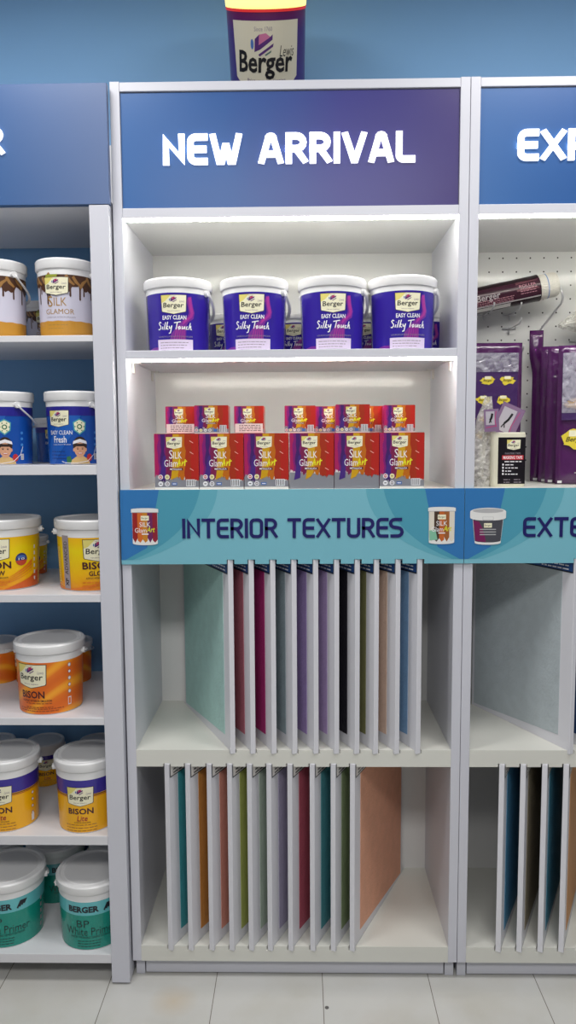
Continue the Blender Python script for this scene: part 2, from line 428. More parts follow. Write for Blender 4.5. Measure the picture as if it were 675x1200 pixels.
def banner(parent, x0, x1, notches, txt, tx0, tx1, cans):
    zb, zt = ZS['ban'], ZS['s3']; zn = 1.2092
    pts = [(x0, zt), (x0, zb)]
    for n in notches: pts += [(n-GW/2, zb), (n-GW/2, zn), (n+GW/2, zn), (n+GW/2, zb)]
    pts += [(x1, zb), (x1, zt)]
    bm = bmesh.new(); prism(bm, pts, -0.006, -0.001, 0, 'XZ')
    b = finish('banner', bm, BAN_TL, parent)
    w = x1-x0; h = zt-zb
    for s in (0, 1):
        d = Decal()
        f = (lambda q: q) if s == 0 else (lambda q: (w-q[0], q[1]))
        z1, z2 = 0.012, h
        d.poly([f(q) for q in [(0, z1), (0, h)]+[(0.262, h)]+curve((0.262, h), (0.25, 0.075), (0.05, z1))], BAN_MID, 1)
        d.poly([f(q) for q in [(0, z1), (0, h)]+[(0.215, h)]+curve((0.215, h), (0.19, 0.075), (0.03, z1))], BAN_T2, 2)
        d.poly([f(q) for q in [(0, z1), (0, h), (0.105, h)]+curve((0.105, h), (0.085, 0.10), (0.07, 0.045))+[(0.01, z1)]], BAN_BL, 3)
        d.build('banner_artwork', b, flat_map((x0, -0.0060, zb), (1, 0, 0), (0, 0, 1), 0.0002))
    lettering('lettering', txt, tx0, tx1, 1.2675, 1.3208, -0.0071, 0.165, NAVY, b, 0.0006)
    return b
def unit(name, label, x0, ups, los, txt, tx, btxt, btx, grad, peg=False, brackets=True):
    x1 = x0+W; a, c = x0+P, x1-P
    u = thing(name, label, 'shelving', (0, 0, 0), 0, 'white display units')
    for s, (p, q) in enumerate(((x0+0.0006, a), (c, x1-0.0006))):
        bm = bmesh.new(); box(bm, p, q, 0, D+0.008, ZS['lb'], ZS['top']); finish('side_panel', bm, POST, u, bevel=0.0012)
        bm = bmesh.new(); p2, q2 = (x0+0.005, x0+0.03) if s == 0 else (x1-0.03, x1-0.005)
        box(bm, p2, q2, 0.022, D, 0, ZS['lb']); finish('foot', bm, POST, u, bevel=0.001)
    bm = bmesh.new(); box(bm, x0+0.033, x1-0.033, 0.023, 0.045, 0.004, ZS['lb']); finish('plinth', bm, POST, u, bevel=0.001)
    if not peg:
        bm = bmesh.new(); box(bm, a, c, D, D+0.008, ZS['lb'], ZS['top']-0.02); finish('back_panel', bm, GLOSSW, u)
    else:
        bm = bmesh.new(); box(bm, a, c, D, D+0.008, ZS['lb'], 1.38); finish('back_panel', bm, GLOSSW, u)
        bm = bmesh.new(); box(bm, a, c, D, D+0.008, 2.12, ZS['top']-0.02); finish('back_panel', bm, GLOSSW, u)
        bm = bmesh.new(); box(bm, a, c, D, D+0.006, 1.38, 2.12); pb = finish('pegboard', bm, GLOSSW, u)
        d = Decal(); r = 0.0026
        for i in range(20):
            for j in range(16): d.ell(0.043+i*0.0421-0.0, 0.0245+j*0.0416, r, r, DKGREY, 1, 8)
        d.build('peg_holes', pb, flat_map((1.0295-0.043, D, 1.4370), (1, 0, 0), (0, 0, 1), 0.0005))
    # header
    bm = bmesh.new(); box(bm, a, c, 0.001, 0.03, ZS['sign_t']+0.0015, ZS['top']-0.0015); finish('top_rail', bm, POST, u, bevel=0.0015)
    bm = bmesh.new(); box(bm, a, c, 0.001, 0.02, ZS['rail'], ZS['sign_b']-0.001); finish('header_rail', bm, POST, u, bevel=0.0012)
    bm = bmesh.new(); box(bm, a, c, 0.0205, D, ZS['rail'], ZS['rail']+0.014); finish('header_shelf', bm, GLOSSW, u)
    bm = bmesh.new(); box(bm, a+0.0005, c-0.0005, 0.006, 0.012, ZS['sign_b'], ZS['sign_t'])
    sg = finish('header_sign', bm, grad, u)
    lettering('lettering', txt, tx[0], tx[1], tx[2], tx[3], 0.0058, 0.215, LETTER, sg, 0.005)
    led('led_strip', a, c, ZS['rail']-0.0003, u)
    # middle shelves
    if not peg:
        bm = bmesh.new(); box(bm, a, c, 0.0005, D, ZS['s2b'], ZS['s2t']); finish('shelf', bm, POST, u, bevel=0.0012)
        led('led_strip', a, c, ZS['s2b']-0.0003, u)
        for bx in (a, c):
            for by in (0.07, 0.33):
                s = 1 if bx == a else -1
                bm = bmesh.new(); box(bm, *sorted((bx, bx+s*0.022)), by, by+0.018, ZS['s2b']-0.005, ZS['s2b']-0.0005); box(bm, *sorted((bx, bx+s*0.005)), by, by+0.018, ZS['s2b']-0.03, ZS['s2b']-0.005)
                finish('shelf_bracket', bm, GALV, u, bevel=0.0012)
    bm = bmesh.new(); box(bm, a, c, 0.0005, D, ZS['s3']-0.0225, ZS['s3']); finish('shelf', bm, SHELFW, u, bevel=0.0012)
    bm = bmesh.new(); box(bm, a, c, 0.004, D, 1.2095, 1.23); finish('slot_board', bm, SHELFW, u)
    banner(u, x0+0.0008, x1-0.0008, ups, btxt, btx[0], btx[1], None)
    # slotted shelves for the boards
    bm = bmesh.new(); strips(bm, a, c, ups, -TAN, 0.6664, ZS['ut']); box(bm, a, c, 0, D, 0.6382, 0.6664); strips(bm, a, c, los, TAN, ZS['ub'], 0.6382); finish('slotted_shelf', bm, SHELFW, u)
    bm = bmesh.new(); strips(bm, a, c, los, TAN, 0.0888, ZS['lt']); box(bm, a, c, 0, D, ZS['lb'], 0.0888); finish('slotted_shelf', bm, SHELFW, u)
    return u
G_MAIN = grad_mat('sign_blue_violet', 'X', [(0.02, (50, 98, 158)), (0.30, (46, 88, 150)), (0.60, (58, 58, 130)), (0.9, (54, 40, 106))], 0.3, noise=0.10, nscale=5)
G_RIGHT = grad_mat('sign_blue', 'X', [(0.94, (52, 100, 160)), (1.3, (44, 84, 144)), (1.85, (66, 60, 130))], 0.3, noise=0.06, nscale=5)
G_LEFT = grad_mat('sign_blue_plain', 'X', [(-0.97, (44, 62, 112)), (-0.3, (62, 96, 146)), (0.0, (92, 112, 152))], 0.3, noise=0.05, nscale=5)
unit_main = unit('display_unit', 'white display unit with the NEW ARRIVAL sign and INTERIOR TEXTURES banner', 0.0, UPX, LOX, 'NEW ARRIVAL', (0.1335, 0.7815, 2.2352, 2.3120), 'INTERIOR TEXTURES', (0.1663, 0.7551), G_MAIN)
unit_right = unit('display_unit', 'white display unit with a pegboard back, at the right edge, EXTE banner', W, RUPX, RLOX, 'EXP', (1.0418, 1.2250, 2.2354, 2.3127), 'EXTERIOR TEXTURES', (1.0752, 1.72), G_RIGHT, peg=True)

# printed tins on the banners
def banner_can(kind, cx, zc, w, h, parent):
    d = Decal(); t = h/2; b = w/2
    LID = mat('print_white', (228, 228, 226), 0.35); GREYL = mat('print_grey', (178, 178, 180), 0.35)
    if kind == 'pail':
        DG = mat('print_charcoal', (72, 72, 80), 0.35); PN = mat('print_plum', (116, 26, 84), 0.35)
        d.poly([(-b*0.86, t*0.4), (b*0.86, t*0.4), (b*0.72, -t*0.9)]+[(b*0.72*math.cos(R(a)), -t*0.9+t*0.1*math.sin(R(a))) for a in range(0, -181, -20)], LID, 1)
        d.poly([(-b*0.84, t*0.4), (b*0.84, t*0.4), (b*0.72, -t*0.78)]+[(b*0.72*math.cos(R(a)), -t*0.78+t*0.1*math.sin(R(a))) for a in range(0, -181, -20)], DG, 2)
        d.poly([(-b*0.82, t*0.3), (-b*0.5, t*0.25), (-b*0.3, -t*0.1), (-b*0.15, -t*0.6), (-b*0.1, -t*0.86), (-b*0.68, -t*0.8)], PN, 3)
        d.rect(-b, t*0.45, b, t*0.78, LID, 3); d.ell(0, t*0.78, b, t*0.2, LID, 3); d.ell(0, t*0.45, b, t*0.16, LID, 3)
        d.ell(0, t*0.82, b*0.86, t*0.12, GREYL, 4); d.rect(-b*0.3, t*0.3, b*0.3, t*0.5, GREYL, 5); d.rect(-b*0.28, t*0.34, b*0.28, t*0.49, LID, 6)
        d.rect(-b*0.22, -t*0.08, b*0.22, t*0.16, CREAM, 4); d.text('Berger', 0, t*0.03, b*0.36, t*0.12, BLACK, 6)
        for k in range(3): d.rect(-b*0.45, -t*(0.2+k*0.14), b*0.45, -t*(0.15+k*0.14), GREYL, 4)
    else:
        cs = [(150, 34, 34), (206, 104, 40), (196, 130, 40), (108, 36, 92), (140, 30, 50)] if kind == 'red' else [(222, 214, 200), (70, 52, 40), (190, 96, 36), (156, 92, 46), (222, 214, 200)]
        n = len(cs)
        d.poly([(-b*0.94, t*0.86), (b*0.94, t*0.86), (b*0.92, -t*0.9)]+[(b*0.92*math.cos(R(a)), -t*0.9+t*0.1*math.sin(R(a))) for a in range(0, -181, -20)], LID, 1)
        for i, c in enumerate(cs):
            xa, xb = -b*0.92+i*b*1.84/n, -b*0.92+(i+1)*b*1.84/n
            d.poly([(xa, t*0.82), (xb, t*0.82), (xb, -t*(0.62+0.2*((i*7) % 3)/3)), ((xa+xb)/2, -t*0.86), (xa, -t*(0.6+0.2*((i*5) % 3)/3))], mat('print_%s_%d' % (kind, i), c, 0.35), 2)
        if kind != 'red': d.poly([(-b*0.9, -t*0.25), (-b*0.45, -t*0.2), (-b*0.3, -t*0.75), (-b*0.88, -t*0.8)], mat('print_mint', (130, 190, 160), 0.35), 3)
        d.rect(-b, t*0.8, b, t*0.98, LID, 4); d.ell(0, t*0.98, b, t*0.06, LID, 4); d.rect(-b*0.94, t*0.79, b*0.94, t*0.82, GREYL, 4)
        d.rect(-b*0.3, t*0.36, b*0.3, t*0.62, CREAM, 4); d.text('Berger', 0, t*0.48, b*0.5, t*0.14, BLACK, 6)
        d.text('SILK', 0, t*0.14, b*0.8, t*0.26, WHITEI, 5); d.text('Glam', -b*0.32, -t*0.18, b*0.86, t*0.26, WHITEI, 5)
        d.text('Art', b*0.42, -t*0.14, b*0.62, t*0.3, mat('print_lime', (214, 214, 50), 0.35), 5, 0.02, 0.3)
        d.rect(-b*0.25, -t*0.42, b*0.25, -t*0.36, WHITEI, 5)
    return d.build('printed_tin', parent, flat_map((cx, -0.0078, zc), (1, 0, 0), (0, 0, 1), 0.0001))
def child(root, nm): return [c for c in root.children if c.name.split('.')[0] == nm][0]
bmain, bright = child(unit_main, 'banner'), child(unit_right, 'banner')
banner_can('red', 0.0665, 1.2985, 0.073, 0.098, bmain)
banner_can('brown', 0.8595, 1.2985, 0.073, 0.098, bmain)
banner_can('pail', 0.982, 1.2975, 0.095, 0.1, bright)

# ------------------------------------------------------------------ left paint rack, open at the back towards the blue wall
RACKZ = [(1.8035, 1.787), (1.4655, 1.440), (1.118, 1.097), (0.776, 0.7555), (0.438, 0.4115), (0.0895, 0.0625)]
rack = thing('paint_rack', 'white paint rack at the left edge under a blue sign ending in R', 'shelving', (0, 0, 0), 0, 'white display units')
for xa, xb in ((-0.0545, -0.0035), (-1.0, -0.949)):
    bm = bmesh.new(); box(bm, xa, xb, -0.024, 0.40, 0.006, 2.1305); finish('upright', bm, POST, rack, bevel=0.0012)
    for fy in (0.0, 0.37):
        bm = bmesh.new(); lathe(bm, [(0.014, 0), (0.014, 0.006)], 16); o = finish('glide_foot', bm, mat('foot_plastic', (170, 168, 160), 0.4), rack); o.location = ((xa+xb)/2, fy, 0)
for zt, zb in RACKZ:
    bm = bmesh.new(); box(bm, -0.949, -0.0545, -0.022, 0.40, zb, zt); finish('shelf', bm, RACKW, rack, bevel=0.0012)
bm = bmesh.new(); box(bm, -1.0, -0.0035, -0.005, 0.40, 2.131, 2.145); box(bm, -1.0, -0.0035, 0.38, 0.40, 2.145, 2.43); finish('top_board', bm, RACKW, rack)
bm = bmesh.new(); box(bm, -1.0, -0.0012, -0.0255, -0.006, 2.1315, 2.4275); sg = finish('header_sign', bm, G_LEFT, rack, bevel=0.001)
lettering('lettering', 'INTERIOR', -0.70, -0.2655, 2.2545, 2.3255, -0.0257, 0.205, LETTER, sg, 0.005)

# ------------------------------------------------------------------ paint logo used on the packs
def logo(d, cx, cy, w, L=3, border=True):
    k = w
    def S(f): return [(cx+x*k*f, cy+y*k*f) for x, y in ((-.5,.36),(.5,.36),(.48,-.24),(.46,-.28),(.0,-.38),(-.46,-.28),(-.48,-.24))]
    if border: d.poly(S(1.05), mat('logo_border', (70, 58, 50), 0.4), L)
    d.poly(S(1.0), CREAM, L+1)
    d.poly([(cx-.5*k, cy+.36*k), (cx-.1*k, cy+.36*k), (cx-.34*k, cy+.12*k), (cx-.49*k, cy+.06*k)], LOGOY, L+2)
    d.text('Since 1760', cx-.02*k, cy+.315*k, .2*k, .035*k, GREYI, L+3)
    ex, ey = cx-.02*k, cy+.19*k
    d.ell(ex-.13*k, ey-.01*k, .022*k, .05*k, LBLUE, L+3, 10)
    d.poly([(ex-.1*k, ey-.09*k), (ex-.09*k, ey+.04*k), (ex-.04*k, ey+.09*k), (ex-.04*k, ey-.02*k), (ex+.1*k, ey+.06*k), (ex+.14*k, ey+.09*k), (ex+.13*k, ey+.03*k), (ex-.02*k, ey-.06*k)], PURP, L+4)
    d.poly([(ex-.04*k, ey-.02*k), (ex-.03*k, ey+.09*k), (ex+.05*k, ey+.105*k), (ex+.1*k, ey+.06*k)], MAG, L+3)
    d.poly([(ex-.03*k, ey-.1*k), (ex+.15*k, ey-.0*k), (ex+.14*k, ey-.035*k), (ex+.01*k, ey-.11*k)], PURP, L+4)
    d.text('Lewis', cx+.33*k, cy+.12*k, .2*k, .1*k, GREYI, L+4, 0, 0.4)
    d.text('Berger', cx-.01*k, cy-.06*k, .82*k, .25*k, BLACK, L+5, 0.012, 0.06)
    d.text('Paint your imagination', cx, cy-.26*k, .5*k, .05*k, PURP, L+4)
def scrawl(d, x0, x1, y, h, m, L=3, seed=1):
    """a line of small print: short word bars"""
    rr = random.Random(seed); x = x0
    while x < x1-h:
        wl = min(rr.uniform(1.0, 3.4)*h, x1-x); d.rect(x, y, x+wl, y+h*0.55, m, L); x += wl+h*0.55

# ------------------------------------------------------------------ paint buckets
def make_bucket(name, label, loc, rz, r, h, bands, art, handle_az, group=None, body_mats=None, strap=True, lidh=0.12):
    """bands: list of (fraction of height, material index) going up, for the body"""
    t = thing(name, label, 'paint bucket', loc, rz, group)
    rt = r*0.945; rb = r*0.885
    zc = h*(1-lidh)
    prof = []
    bm = bmesh.new()
    pr_ = [(rb-0.006, 0.0, 0), (rb-0.001, 0.001, 0), (rb, 0.004, 0)]
    for f, mi in bands:
        z = f*zc; pr_.append((rb+(rt-rb)*f, z, mi))
    pr_.append((rt, zc, 0)); pr_.append((rt-0.004, h-0.004, 0))
    lathe(bm, pr_, 56)
    b = finish('bucket_body', bm, body_mats or [WHITEP], t); smooth_angle(b, 35)
    bm = bmesh.new()
    lathe(bm, [(rt+0.0008, zc-0.002), (r-0.0015, zc-0.002), (r, zc+0.001), (r+0.0003, h-0.004), (r-0.0025, h), (r*0.9, h), (r*0.885, h-0.003), (r*0.86, h-0.0052), (r*0.80, h-0.0052), (r*0.785, h-0.0030), (0.004, h-0.0030)], 56)
    l = finish('lid', bm, WHITEP, t); smooth_angle(l, 35)
    bm = bmesh.new(); lathe(bm, [(r*0.772, h-0.0029), (r*0.766, h-0.0022), (0.003, h-0.0022)], 48); finish('lid_disc', bm, LIDIN, l, smooth=False)
    # lugs and bail handle
    a0 = R(handle_az); ax = Vector((math.sin(a0), -math.cos(a0), 0)); pp = Vector((math.cos(a0), math.sin(a0), 0))
    zl = zc-0.012; rr = r+0.003
    bm = bmesh.new(); pts = []
    for k in range(33):
        q = PI*k/32
        pts.append(ax*math.cos(q)*rr+pp*math.sin(q)*rr+Vector((0, 0, zl-math.sin(q)**0.8*r*(0.72 if strap else 0.15))))
    tube(bm, pts, 0.0042, 8, flat=0.5)
    hd = finish('handle', bm, WHITEP, t, smooth=True)
    for s in (1, -1):
        bm = bmesh.new(); c = ax*s*(rt+0.003)+Vector((0, 0, zl))
        tube(bm, [c-ax*s*0.005, c+ax*s*0.006], 0.0085, 12); finish('lug', bm, WHITEP, hd)
    d = Decal(); art(d, r, zc); d.build('label', t, cyl_map(rb, rt, zc, 0.00012), cell=0.009)
    return t

# -- silky touch
VIO = mat('silky_violet', (52, 36, 150), 0.22, coat=0.3)
def art_silky(d, r, h):
    PK = mat('silk_pink', (168, 54, 150), 0.3); PK2 = mat('silk_pink_dark', (118, 40, 146), 0.3); PINKW = mat('silk_pale_panel', (226, 212, 236), 0.35)
    u = r/0.0935
    # ribbon of silk
    d.poly([(q[0]*u, q[1]) for q in [(.034,.142),(.043,.143),(.046,.125),(.049,.112),(.052,.102),(.049,.086),(.034,.076),(.030,.068),(.028,.05),(.028,.005),(-.022,.005),(-.012,.045),(.002,.062),(.012,.075),(.030,.088),(.036,.1),(.034,.115),(.030,.13)]], PK2, 1)
    d.poly([(q[0]*u, q[1]) for q in [(.035,.139),(.042,.141),(.044,.122),(.048,.108),(.049,.1),(.045,.09),(.030,.078),(.018,.068),(.022,.08),(.036,.09),(.041,.1),(.037,.115)]], PK, 2)
    for k in range(5): d.poly([((-.012+k*.008)*u, .005), ((-.009+k*.008)*u, .005), ((.006+k*.0045)*u, .066), ((.004+k*.0045)*u, .066)], PK, 2)
    d.poly([(q[0]*u, q[1]) for q in [(-.09,.003),(-.09,.008),(-.07,.012),(-.04,.012),(-.03,.003)]], PK2, 2)
    logo(d, -.004, .122, .066)
    d.text('EASY CLEAN', -.003, .088, .064, .011, WHITEI, 4, 0.02)
    # brush script
    s = .0042; X = lambda x, y: (-.048+x*.0148, .056+y*.0155)
    for st in ([(.55,1.2),(.3,1.35),(.1,1.15),(.2,.9),(.45,.65),(.4,.3),(.15,.1),(-.1,.15)], [(.7,.1),(.85,.6)], [(.95,.95),(.97,1.0)], [(1.05,.05),(1.45,1.3)], [(1.45,.05),(1.85,1.35)], [(1.85,.65),(1.55,.4),(1.9,.05)],
               [(2.1,.65),(2.15,.25),(2.4,.3),(2.6,.7)], [(2.6,.7),(2.3,-.5),(2.0,-.6)], [(3.0,1.15),(4.2,1.35)], [(3.6,1.25),(3.3,.05)], [(4.0,.6),(3.75,.4),(3.85,.1),(4.1,.25),(4.0,.6)],
               [(4.45,.6),(4.4,.15),(4.65,.2),(4.9,.6)], [(4.9,.6),(4.85,.1)], [(5.45,.55),(5.2,.45),(5.15,.12),(5.45,.12)], [(5.6,.05),(5.95,1.2)], [(5.7,.35),(6.0,.6),(6.0,.1),(6.2,.1)]):
        d.stroke([X(*q) for q in st], .0026, WHITEI, 5)
    d.text('LUXURIOUS LUSTRE EASY TO CLEAN EMULSION', -.001, .0385, .094, .004, GREYI, 5)
    d.rect(-.052, .0035, .047, .031, PINKW, 5)
    for k in range(3): scrawl(d, -.044, .036-k*.006, .022-k*.007, .0034, GREYI, 7, k+2)
silky_bands = [(0.02, 1), (0.90, 0)]
SB = [WHITEP, VIO]
zs2 = ZS['s2t']
silky = make_bucket('paint_bucket', 'violet bucket with pink ribbon, leftmost of the four large ones under NEW ARRIVAL', (0.150, 0.106, zs2), R(3), 0.0935, 0.192, silky_bands, art_silky, 62, 'violet paint buckets', SB)
GS = 'violet paint buckets'
for (x, rz, lb) in ((0.3595, 1, 'violet bucket with pink ribbon, second of the four large ones from the left'), (0.573, 2, 'violet bucket with pink ribbon, third of the four large ones from the left'), (0.765, 5, 'violet bucket with pink ribbon, rightmost of the four large ones')):
    dup(silky, (x, 0.105, zs2), R(rz), lb, GS)
for (x, lb) in ((0.268, 'small violet pot behind, in the gap of first and second large buckets'), (0.474, 'small violet pot behind, in the gap of second and third large buckets'), (0.682, 'small violet pot behind, in the gap of third and fourth large buckets'), (0.862, 'small violet pot behind the fourth large bucket, near the right side panel')):
    dup(silky, (x, 0.305, zs2), R(-6), lb, 'small violet pots at the back', 0.70)

# -- silk glamor
def art_glamor(d, r, h):
    CH = mat('chocolate', (78, 48, 32), 0.3); CH2 = mat('caramel', (158, 116, 64), 0.3); GR = mat('glamor_green', (150, 160, 60), 0.3); GO = mat('glamor_gold_ink', (168, 130, 66), 0.35); LIL = mat('glamor_drip_edge', (56, 32, 22), 0.3)
    rr = random.Random(4); L = PI*r*0.93
    top = h*0.90; n = 60; pts = [(-L, top)]
    for i in range(n+1):
        x = -L+2*L*i/n
        pts.append((x, top-.034-.008*math.sin(i*.8)-.005*math.sin(i*2.1)))
    pts.append((L, top)); d.poly(pts, CH, 1)
    for x, ln in ((-.058, .075), (-.050, .05), (-.027, .078), (-.021, .06), (.034, .058), (.060, .066), (.072, .055), (-.11, .07), (-.09, .05), (.10, .06), (.13, .07), (-.15, .06), (.17, .06), (-.19, .07)):
        w_ = .0022; d.poly([(x-w_*1.6, top-.02), (x+w_*1.6, top-.02), (x+w_, top-.04), (x+w_*1.1, top-ln+.003), (x, top-ln), (x-w_*1.1, top-ln+.003), (x-w_, top-.04)], CH, 1)
    for k in range(22):
        x = -L+2*L*(k+.5)/22+rr.uniform(-.004, .004); y = top-.016+rr.uniform(-.006, .006); f = rr.choice((1, -1))
        pl = [(x-.014, y-.012*f), (x-.006, y+.002*f), (x+.008, y+.011*f), (x+.012, y+.008*f), (x+.001, y-.003*f), (x-.008, y-.017*f)]
        d.poly(pl, CH2, 2)
    d.poly([(-.03, top), (.004, top), (-.004, top-.012), (-.02, top-.016), (-.03, top-.01)], GR, 3)
    logo(d, -.002, h*.735, .062, 4)
    d.text('S', -.020, h*.52, .014, .028, GO, 4); d.text('ILK', .007, h*.515, .034, .0215, GO, 4)
    d.text('GLAMOR', .004, h*.375, .078, .0135, GO, 4)
    d.text('LUXURY SILK INTERIOR EMULSION', .006, h*.295, .08, .0042, GREYI, 4)
    n = 30
    d.poly([(-L, .012), (L, .012)]+[(L-2*L*i/n, h*.238+(.0015 if i % 2 else 0)) for i in range(n+1)], mat('glamor_gold_band', (196, 142, 54), 0.3), 1)
    for k in range(2): scrawl(d, -.03, .03-k*.012, h*.18-k*.009, .0035, GO, 4, 20+k)
GB = [WHITEP, mat('glamor_lilac_white', (206, 204, 220), 0.3), mat('glamor_gold', (196, 142, 54), 0.3)]
glam = make_bucket('paint_bucket', 'gold and lilac bucket with chocolate drips beside the rack upright', (-0.155, 0.092, RACKZ[0][0]), R(-2), 0.0795, 0.207, [(0.015, 2), (0.1, 1), (0.9, 0)], art_glamor, 78, 'gold and chocolate drip buckets', GB)
g2 = dup(glam, (-0.345, 0.092, RACKZ[0][0]), R(-24), 'gold and lilac bucket with chocolate drips cut by the left edge of the photo', 'gold and chocolate drip buckets')
def strap_bucket(o):  # its bail hangs on the near side
    hd = child(o, 'handle'); hd.rotation_euler = (0, 0, R(18))
dup(glam, (-0.30, 0.33, RACKZ[0][0]), R(20), 'small drip-printed pot in shadow behind the two gold buckets', 'gold and chocolate drip buckets', 0.70)

# -- easy clean fresh
def art_fresh(d, r, h):
    DB = mat('fresh_deep_blue', (40, 36, 140), 0.3); LB = mat('fresh_light_blue', (70, 140, 210), 0.3); SK = mat('print_skin', (214, 160, 128), 0.4); HA = mat('print_hair', (48, 32, 26), 0.4); RD = mat('print_red', (190, 44, 50), 0.4); GN = mat('print_green', (50, 110, 70), 0.4); YS = mat('print_shirt', (212, 178, 120), 0.4); TQ = mat('print_turquoise', (70, 160, 170), 0.4)
    L = PI*r*0.9; d.rect(-L, h*.76, L, h*.895, DB, 1)
    d.poly([(-.06, .002), (-.03, .002), (.03, h*.5), (.05, h*.76), (.0, h*.76), (-.05, h*.3)], mat('fresh_mid_blue', (30, 92, 180), 0.3), 1)
    cx = .0
    logo(d, -.010, h*.715, .058, 3)
    d.text('EASY CLEAN', -.006, h*.50, .066, .011, WHITEI, 4, 0.008)
    d.text('Fresh', -.008, h*.395, .038, .018, WHITEI, 4, 0.015)
    d.text('Luxury Interior Emulsion', -.004, h*.315, .052, .0042, WHITEI, 4)
    # shield badge
    bx, by = .046, h*.59
    d.poly([(bx-.017, by+.012), (bx, by+.022), (bx+.017, by+.012), (bx+.015, by-.010), (bx, by-.022), (bx-.015, by-.010)], TQ, 3)
    d.poly([(bx-.014, by+.010), (bx, by+.018), (bx+.014, by+.010), (bx+.012, by-.008), (bx, by-.018), (bx-.012, by-.008)], CREAM, 4)
    d.ell(bx, by, .007, .007, GN, 5, 10); d.ell(bx, by, .004, .004, CREAM, 6, 10)
    for a in range(0, 360, 60): d.ell(bx+.0115*math.cos(R(a)), by+.0115*math.sin(R(a)), .0018, .0018, GN, 5, 6)
    # smiling child with a white headband
    x, y = .046, h*.235
    d.poly([(x-.026, .003), (x-.022, .014), (x-.008, .024), (x+.008, .024), (x+.024, .014), (x+.028, .003)], YS, 3)
    d.poly([(x-.007, .020), (x+.007, .020), (x+.006, .032), (x-.006, .032)], SK, 4)
    d.ell(x, y+.012, .0185, .023, HA, 4); d.ell(x, y, .0150, .0195, SK, 5); d.ell(x-.0155, y, .003, .005, SK, 5, 8); d.ell(x+.0155, y, .003, .005, SK, 5, 8)
    d.poly([(x-.016, y+.004), (x-.015, y+.016), (x+.015, y+.016), (x+.016, y+.004), (x+.010, y+.009), (x-.010, y+.009)], HA, 6)
    d.poly([(x-.0185, y+.015), (x-.017, y+.023), (x, y+.029), (x+.017, y+.023), (x+.0185, y+.015), (x, y+.020)], WHITEI, 7)
    for s in (-1, 1): d.ell(x+s*.0062, y+.002, .0024, .0014, HA, 7, 8); d.rect(x+s*.0062-.0026, y+.0048, x+s*.0062+.0026, y+.0056, HA, 7)
    d.poly([(x-.0012, y-.002), (x+.0016, y-.0045), (x-.0016, y-.0045)], mat('print_skin_shade', (184, 124, 96), 0.4), 7)
    d.ell(x, y-.0085, .0068, .0034, RD, 7, 12, 180, 360); d.poly([(x-.0055, y-.0086), (x+.0055, y-.0086), (x+.004, y-.0102), (x-.004, y-.0102)], WHITEI, 8)
    d.ell(x+.026, .020, .008, .010, RD, 6, 12); d.poly([(x-.036, .004), (x-.036, .022), (x-.026, .024), (x-.022, .012), (x-.026, .004)], GN, 2)
    d.stroke([(x-.05, .010), (x-.04, .006), (x-.01, .005), (x+.02, .010), (x+.04, .028), (x+.048, .05)], .0016, WHITEI, 8)
    for k in range(3): scrawl(d, -.04, .008, h*.2-k*.009, .004, mat('fresh_small_print', (16, 52, 120), 0.4), 3, 30+k)
    for k in range(4): d.ell(.092, h*.5-k*.016, .004, .004, LB, 3, 10)
    d.rect(.088, .014, .097, .03, WHITEI, 3)
    for k in range(4): d.rect(.0895+k*.0018, .015, .0902+k*.0018, .029, BLACK, 4)
FB = [WHITEP, mat('fresh_blue', (22, 78, 166), 0.25, coat=0.2)]
fresh = make_bucket('paint_bucket', 'blue bucket with a child on its label, beside the rack upright', (-0.139, 0.075, RACKZ[1][0]), R(-10), 0.079, 0.197, [(0.015, 1), (0.9, 0)], art_fresh, 62, 'blue buckets with a child on the label', FB)
dup(fresh, (-0.333, 0.075, RACKZ[1][0]), R(-16), 'blue bucket with a child on its label, cut by the left edge of the photo', 'blue buckets with a child on the label')
dup(fresh, (-0.275, 0.30, RACKZ[1][0]), R(24), 'small blue pot in shadow behind the two child-labelled blue buckets', 'blue buckets with a child on the label', 0.68)

# -- bison glow
def bison_word(d, x, y, w, h, m): d.text('BISON', x, y, w, h, m, 4, 0.025)
def art_glow(d, r, h):
    BR = mat('bison_maroon', (70, 22, 30), 0.4); OR = mat('glow_orange', (222, 120, 30), 0.3); GYB = mat('xp_grey_strip', (152, 142, 148), 0.35)
    L = PI*r*0.9
    for k in range(4):
        d.poly([(-.30, .003+.006*k)]+curve((-.12+.02*k, .004), (.02, .006+.004*k), (.11, .052+.010*k))+curve((.11, .050+.008*k), (.02, .003+.004*k), (-.12, .003)), OR, 1)
    d.poly([(.02, .003), (.10, .03), (.14, .05), (.14, .003)], mat('glow_deep_orange', (206, 92, 30), 0.3), 1)
    logo(d, 0, h*.66, .080, 3)
    bison_word(d, 0, h*.415, .088, .020, BR); d.text('GLOW', 0, h*.29, .054, .0135, BR, 4, 0.02)
    d.text('ACRYLIC INTERIOR EMULSION', 0, h*.215, .07, .0048, BR, 4, 0.01)
    for k in range(3): scrawl(d, -.045, .04-k*.008, h*.14-k*.009, .0042, OR, 4, 40+k)
    bx, by = .073, h*.49
    d.ell(bx, by, .0175, .0175, mat('badge_navy', (40, 60, 120), 0.35), 3); d.ell(bx, by, .0175, .0175, mat('badge_red', (190, 70, 50), 0.35), 4, 16, 190, 350); d.ell(bx, by+.006, .012, .005, LBLUE, 5)
    d.text('10', bx, by+.001, .018, .006, WHITEI, 6)
    x = -.096; d.rect(x-.012, .006, x+.012, h*.89, GYB, 3)
    d.text('XP', x, h*.14, .022, .0135, BLACK, 5, 0.03, 0, PI/2); d.text('ADVANCED', x, h*.53, .092, .0135, BLACK, 5, 0.0, 0, PI/2)
    d.rect(-.146, .022, -.126, h*.70, mat('pale_info_panel', (232, 206, 96), 0.35), 3)
    for k in range(14): scrawl(d, -.143, -.129, .028+k*.007, .003, OR, 4, 60+k)
    for k in range(6): d.rect(.118, .02+k*.018, .124, .03+k*.018, WHITEI, 3)
